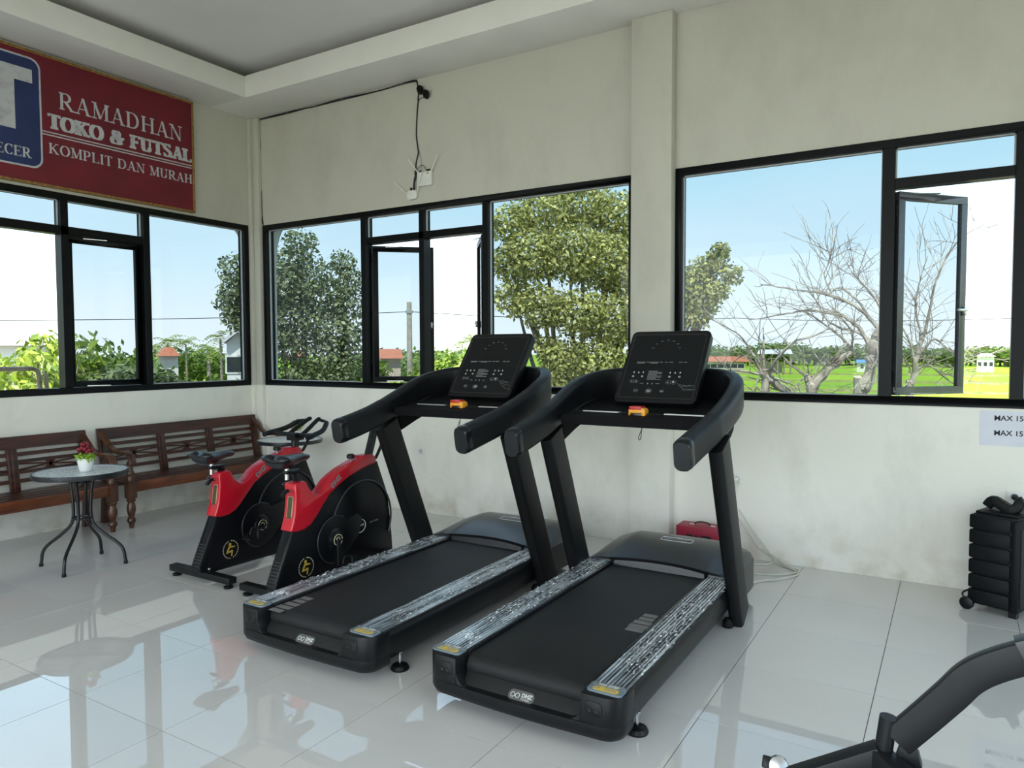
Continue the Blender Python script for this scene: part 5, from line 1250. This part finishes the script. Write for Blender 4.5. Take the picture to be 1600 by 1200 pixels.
for z in (3.352, 3.376): MB().add([(.0012, -2.17, z), (.0012, -.775, z+.004), (.0012, -.775, z+.014), (.0012, -2.17, z+.010)], [(0, 1, 2, 3)]).build('rule_line', 'banner_white', txt, smooth=0)

# ------------------------------------------------------------------ things on the back wall
def cable(name, label, pts, r, m, cat='cable', k=4, clips=None):
    o = MB().tube(smooth_path(pts, k), r, 6).build(name, m); tag(o, label, cat)
    if clips:
        for p in clips: MB().tube([(p[0]-.008, -.0005, p[2]), (p[0]-.008, -.012, p[2]), (p[0]+.008, -.012, p[2]), (p[0]+.008, -.0005, p[2])], .002, 4).build('cable_clip', 'white_plastic', o)
    return o
yw = -.006
c1 = [(.137, yw, 2.91), (.120, yw, 3.05), (.118, yw, 3.25), (.096, yw, 3.45), (.092, yw, 3.60), (.116, yw, 3.72), (.112, yw, 3.90), (.112, yw, 4.015), (.135, yw, 4.03), (.55, yw, 4.033), (.80, yw, 4.030), (.95, yw, 4.026), (1.34, yw, 4.032), (1.80, yw, 4.022), (2.10, yw, 4.030), (2.262, yw, 4.032), (2.285, yw, 4.0), (2.297, yw, 3.90), (2.290, yw, 3.84)]
cable('wall_cable', 'black twin cable clipped along the top of the wall left of the cameras', c1, .006, 'black_cable', clips=[c1[i] for i in (1, 4, 6)]+[(x, yw, 4.03) for x in (.55, .95, 1.34, 1.8, 2.1)])
cable('wall_cable', 'thin black cable looping loosely beside the clipped twin cable', [(p[0]+(.012 if i < 8 else 0), yw, p[2]-(.012 if i % 3 == 0 else .004)) for i, p in enumerate(c1)], .0035, 'black_cable')
cable('wall_cable', 'black cable hanging straight down from the cameras to the white router', [(2.30, yw, 3.86), (2.285, yw, 3.77), (2.273, yw, 3.62), (2.27, yw, 3.52), (2.288, yw, 3.40), (2.29, yw, 3.36), (2.262, yw, 3.27), (2.262, yw, 3.20), (2.240, yw, 3.12), (2.232, yw, 3.06)], .0065, 'black_cable')
cable('wall_cable', 'thin black cable curling over the top of the white router', [(2.29, yw, 3.38), (2.27, yw-.005, 3.28), (2.25, yw-.008, 3.175), (2.30, yw-.02, 3.215), (2.345, yw-.03, 3.238), (2.385, yw-.03, 3.225), (2.395, yw-.025, 3.19)], .003, 'black_cable')
cable('wall_cable', 'short black cable knotted between the router and the small access point', [(2.262, yw, 3.20), (2.275, yw-.01, 3.15), (2.262, yw-.02, 3.10), (2.255, yw-.02, 3.045)], .0055, 'black_cable')
cable('wall_cable', 'thin pale cable dropping from the black cable into the router', [(2.292, yw, 3.42), (2.312, yw, 3.33), (2.332, yw-.01, 3.25), (2.335, yw-.02, 3.19)], .0022, 'dim_print')
for x, z, lab, cp in ((2.327, 3.915, 'small black camera high on the wall beside the cable', (2.29, 3.86)), (2.395, 3.862, 'small black camera lower and right of its twin', (2.30, 3.84))):
    cmr = thing('wall_camera', lab, 'camera', (x, 0, z))
    MB().lathe([(.024, 0), (.024, .012), (.014, .014)], (0, 0, 0), 14, Matrix.Rotation(pi/2, 3, 'X')).build('camera_base', 'black_plastic', cmr)
    R = Matrix.Rotation(math.radians(70), 3, 'X')@Matrix.Rotation(.5, 3, 'Y')
    MB().lathe([(.020, .0), (.030, .01), (.032, .05), (.026, .062), (.012, .064)], (0, -.012, 0), 16, R).build('camera_body', 'black_plastic', cmr, smooth=40)
    MB().tube(smooth_path([(-.01, -.02, -.01), ((cp[0]-x)*.6, -.015, (cp[1]-z)*.3), (cp[0]-x, -.008, cp[1]-z)], 4), .003, 5).build('camera_lead', 'black_cable', cmr)
rt = thing('router', 'white router with three aerials fixed to the wall right of the cable', 'router', (2.375, 0, 3.115))
MB().prism(rrect(.165, .128, .012), 1, -.034, -.002).build('router_body', 'white_plastic', rt, bevel=.004)
for x in (-.052, .03, .048): MB().box(x-.007, x+.007, -.025, -.010, .062, .083).build('plug', 'black_plastic', rt)
MB().prism(rrect(.02, .012, .003), 1, -.0355, -.034, ).build('router_logo', 'dim_print', rt, loc=(.045, 0, .045))
for p, q in (((.075, -.02, .062), (.175, -.05, .20)), ((-.075, -.02, .062), (-.175, -.05, .20))):
    MB().tube([p, q], [.006, .004], 8).build('aerial', 'white_plastic', rt)
ap = thing('access_point', 'small rounded white access point with two splayed aerials above the window frame', 'router', (2.222, 0, 2.985))
MB().prism(rrect(.118, .085, .03, 6), 1, -.030, -.002).build('unit_body', 'white_plastic', ap, bevel=.004)
for x in (-.012, .022): MB().box(x-.006, x+.006, -.024, -.010, .040, .068).build('plug', 'black_plastic', ap)
for p, q in (((-.062, -.02, .020), (-.195, -.045, .135)), ((.062, -.02, .020), (.145, -.06, .185))):
    MB().tube([p, q], [.006, .004], 8).build('aerial', 'white_plastic', ap)

def socket(label, x, z, w_=.078, round_plug=None):
    s = thing('wall_socket', label, 'socket', (x, 0, z))
    MB().prism(rrect(w_, .072, .008), 1, -.009, 0).build('face_plate', 'white_plastic', s, bevel=.002)
    MB().lathe([(.022, 0), (.022, .004), (.020, .0045)], (0, -.0088, 0), 20, Matrix.Rotation(pi/2, 3, 'X')).build('socket_well', 'white_seal', s)
    return s
socket('white wall socket behind the middle treadmill, nothing plugged in', 2.292, .585)
socket('white wall socket right of the nearer treadmill with a white plug in it', 5.232, .583)
socket('white wall socket above the speaker with a black plug in it', 6.912, .622, .085)
def plug(label, x, z, m, cable_pts, r):
    p = thing('plug', label, 'plug', (x, -.012, z)); o0 = Vector((x, -.012, z))
    MB().lathe([(.018, 0), (.019, .012), (.015, .030), (.006, .034)], (0, 0, 0), 18, Matrix.Rotation(pi/2, 3, 'X')).build('plug_body', m[0], p)
    MB().tube([Vector(q)-o0 for q in smooth_path(cable_pts, 6)], r, 7).build('cord', m[1], p)
plug('white round plug with a white cord falling to the floor', 5.232, .583, ('white_plastic', 'white_cable'),
     [(5.232, -.045, .575), (5.228, -.05, .52), (5.20, -.03, .40), (5.22, -.02, .33), (5.29, -.018, .245), (5.36, -.02, .15), (5.42, -.03, .085), (5.50, -.05, .06), (5.60, -.10, .02), (5.675, -.16, .007), (5.70, -.24, .007), (5.62, -.40, .007), (5.52, -.50, .007), (5.46, -.62, .007), (5.40, -.80, .007)], .007)
plug('black round plug with a black cord behind the speaker', 6.912, .622, ('black_plastic', 'black_cable'), [(6.912, -.045, .615), (6.912, -.05, .58), (6.908, -.055, .50), (6.905, -.06, .42), (6.88, -.03, .20), (6.80, -.04, .06)], .005)
cable('white_cord', 'second white cord crossing the plugged one on the floor by the wall', [(5.25, -.012, .36), (5.35, -.014, .22), (5.44, -.02, .11), (5.50, -.04, .03), (5.47, -.10, .007), (5.36, -.16, .007), (5.30, -.20, .007)], .006, 'white_cable')
cable('white_cord', 'white cord lying in a loop on the tiles beside the nearer treadmill', [(5.42, -.03, .10), (5.49, -.04, .045), (5.54, -.06, .012), (5.68, -.12, .006), (5.69, -.18, .006), (5.60, -.30, .006), (5.45, -.36, .006), (5.33, -.34, .006)], .006, 'white_cable')
np_ = thing('paper_notice', 'sheet of paper lettered MAX 15 MENIT taped under the right window', 'notice', (6.722, 0, .93))
MB().box(0, .30, -.002, -.0005, 0, .218).build('sheet', 'paper', np_, smooth=0)
for x, z, r in ((.074, .158, 0), (.074, .066, 0)):
    text_mesh('MAX 15 MENIT', .044, 'ink', 'printed_line', np_, on_plane((x, -.0026, z), (1, 0, 0), (0, 0, 1)), bold=.0009)

# red carton against the wall
M['carton'] = mat('red_printed_card', (0.36, 0.006, 0.035), 0.5, var=0.08, scale=8)
bx_ = thing('carton', 'red printed carton with a black handle against the wall behind the nearer treadmill', 'box', (5.035, -.19, 0))
MB().box(-.17, .17, -.085, .085, 0, .252).build('carton_body', 'carton', bx_, bevel=.003)
MB().tube(smooth_path([(-.055, 0, .254), (-.05, 0, .268), (0, 0, .278), (.05, 0, .268), (.055, 0, .254)], 4), .005, 6).build('carry_handle', 'black_plastic', bx_)
for s in (-1, 1): MB().box(s*.075-.018, s*.075+.018, -.008, .008, .252, .257).build('handle_clip', 'white_plastic', bx_, bevel=.001)
text_mesh('DHZ', .085, 'ink', 'carton_print', bx_, on_plane((-.095, -.0858, .135), (1, 0, 0), (0, 0, 1)), bold=.004)
b = MB()
for k in range(9): b.box(-.10+.02*k, -.088+.02*k, -.0862, -.0855, .105, .125)
b.build('carton_lines', 'ink', bx_)['kind'] = 'stuff'

# ------------------------------------------------------------------ trolley speaker by the right wall pier
M['spk'] = mat('black_speaker_shell', (0.004, 0.0045, 0.006), 0.5, var=0.08, scale=40, bump=0.08, bscale=400, spec=0.2)
sp = thing('trolley_speaker', 'tall black ribbed trolley speaker standing under the paper notice', 'speaker', (6.86, -.26, 0), math.radians(-22))
# local: ribbed face towards -y, grille towards +x
HX, HY, H1 = .127, .185, .572
MB().box(-HX+.012, HX-.012, -HY+.012, HY-.012, .035, H1).build('cabinet', 'spk', sp, bevel=.012)
sh = MB(); 
for k in range(6):
    z0 = .045+.088*k; sh.prism([(-HX, z0+.006), (-HX+.006, z0), (HX-.05, z0-.002), (HX-.042, z0+.010), (HX-.042, z0+.070), (HX-.05, z0+.080), (-HX+.006, z0+.080), (-HX, z0+.072)], 1, -HY, -HY+.02)
    sh.box(-HX, -HX+.02, -HY+.004, HY-.01, z0+.004, z0+.076)
sh.build('ribbed_shell', 'spk', sp, bevel=.005)
MB().box(HX-.040, HX, -HY, HY, .03, H1-.012).build('corner_trim', 'spk', sp, bevel=.012)
MB().box(HX-.001, HX+.006, -HY+.03, HY-.03, .06, H1-.06).build('grille', 'ink', sp, bevel=.002)
MB().box(-HX+.02, HX-.02, -HY+.03, HY-.03, H1, H1+.012).build('top_panel', 'spk', sp, bevel=.005)
for y in (-HY-.008, HY+.004):
    wl = MB().lathe([(.030, -.014), (.037, -.010), (.037, .010), (.030, .014)], (-HX+.0, y, .037), 20, Matrix.Rotation(pi/2, 3, 'X')).build('wheel', 'black_plastic', sp)
for y in (-HY+.04, HY-.04): MB().box(HX-.05, HX-.01, y-.02, y+.02, 0, .035).build('rubber_foot', 'black_plastic', sp)
MB().tube(smooth_path([(-HX-.005, .02, .05), (-HX-.045, -.04, .07), (-HX-.06, -.10, .06), (-HX-.03, -.14, .04)], 4), .006, 6).build('loose_lead', 'black_cable', sp)
hs = MB().sweep(smooth_path([(-.085, -.05, H1+.028), (-.055, -.05, H1+.066), (-.015, -.05, H1+.050), (.03, -.05, H1+.028), (.065, -.05, H1+.038), (.085, -.05, H1+.075), (.10, -.05, H1+.088)], 4), lambda i, tt: rrect(.055, (.030+.030*math.sin(pi*min(1, tt*1.2))), .012), up=(0, 1, 0))
ho = hs.build('folded_strap', 'black_matte', smooth=50)
ho.location = sp.location; ho.rotation_euler = sp.rotation_euler; tag(ho, 'black folded strap lying on top of the trolley speaker', 'strap')

# ------------------------------------------------------------------ corner of a strength machine at the lower right
M['mach'] = mat('anthracite_metallic_tube', (0.010, 0.011, 0.013), 0.42, 0.0, var=0.06, scale=20, spec=0.3)
mc = thing('strength_machine', 'dark tubular frame of a strength machine cut off at the lower right corner', 'fitness machine', (6.45, -3.2, 0)); o0 = Vector((6.45, -3.2, 0))
def L(*p): return Vector(p)-o0
arm = smooth_path([L(6.470, -3.2, .470), L(6.525, -3.2, .540), L(6.590, -3.2, .625), L(6.630, -3.2, .680), L(6.680, -3.2, .722), L(6.760, -3.2, .768), L(6.86, -3.2, .815)], 4)
MB().sweep(arm, rrect(.040, .078, .004, 2), up=(0, 0, 1)).build('curved_arm', 'mach', mc, smooth=40, bevel=.0)
MB().sweep([L(6.745, -3.2, .755), L(6.775, -3.2, .77), L(6.80, -3.2, .785)], rrect(.056, .105, .006, 2)).build('arm_sleeve', 'hood', mc, smooth=40)
MB().tube([L(6.425, -3.2, .340), L(6.447, -3.2, .528)], .023, 20).build('pivot_post', 'mach', mc)
MB().sweep([L(6.43, -3.2, .42), L(6.20, -3.24, .29), L(5.98, -3.28, .165)], rrect(.06, .06, .006, 2)).build('left_beam', 'mach', mc, smooth=40)
MB().sweep([L(6.43, -3.21, .41), L(6.70, -3.50, .37), L(6.95, -3.80, .33)], rrect(.06, .06, .006, 2)).build('right_beam', 'mach', mc, smooth=40)
MB().sweep([L(6.43, -3.2, .36), L(6.60, -3.36, .30), L(6.80, -3.52, .10), L(6.84, -3.55, 0.03)], rrect(.06, .06, .006, 2)).build('brace', 'mach', mc, smooth=40)
MB().sweep([L(5.98, -3.28, .165), L(5.96, -3.285, .03)], rrect(.06, .06, .006, 2), up=(0, 1, 0)).build('front_leg', 'mach', mc, smooth=40)
MB().box(-.62, -.36, -.12, -.05, 0, .035).build('front_foot', 'mach', mc, bevel=.005)
MB().box(.30, .56, -.64, -.35, 0, .035).build('rear_foot', 'mach', mc, bevel=.005)
MB().sweep([L(6.95, -3.80, .33), L(6.97, -3.82, .0)], rrect(.06, .06, .006, 2), up=(0, 1, 0)).build('rear_leg', 'mach', mc, smooth=40)
MB().sweep([L(6.86, -3.2, .815), L(6.97, -3.45, .60), L(6.96, -3.80, .33)], rrect(.05, .05, .006, 2)).build('back_stay', 'mach', mc, smooth=40)
MB().prism([(-.02, -.05), (.05, -.05), (.04, -.01), (.0, .02)], 1, -.018, .018).build('gusset', 'mach', mc, loc=(.03, 0, .46), bevel=.004)
RXm = Matrix.Rotation(math.radians(62), 3, 'X')@Matrix.Rotation(.3, 3, 'Y')
MB().lathe([(.012, -.01), (.026, -.008), (.030, 0), (.026, .010), (.013, .012)], L(6.165, -3.22, .315), 20, RXm).build('chrome_collar', 'steel', mc)
MB().obox(L(6.135, -3.215, .315), (.03, .035, .03), RXm).build('collar_pad', 'black_plastic', mc, bevel=.004)
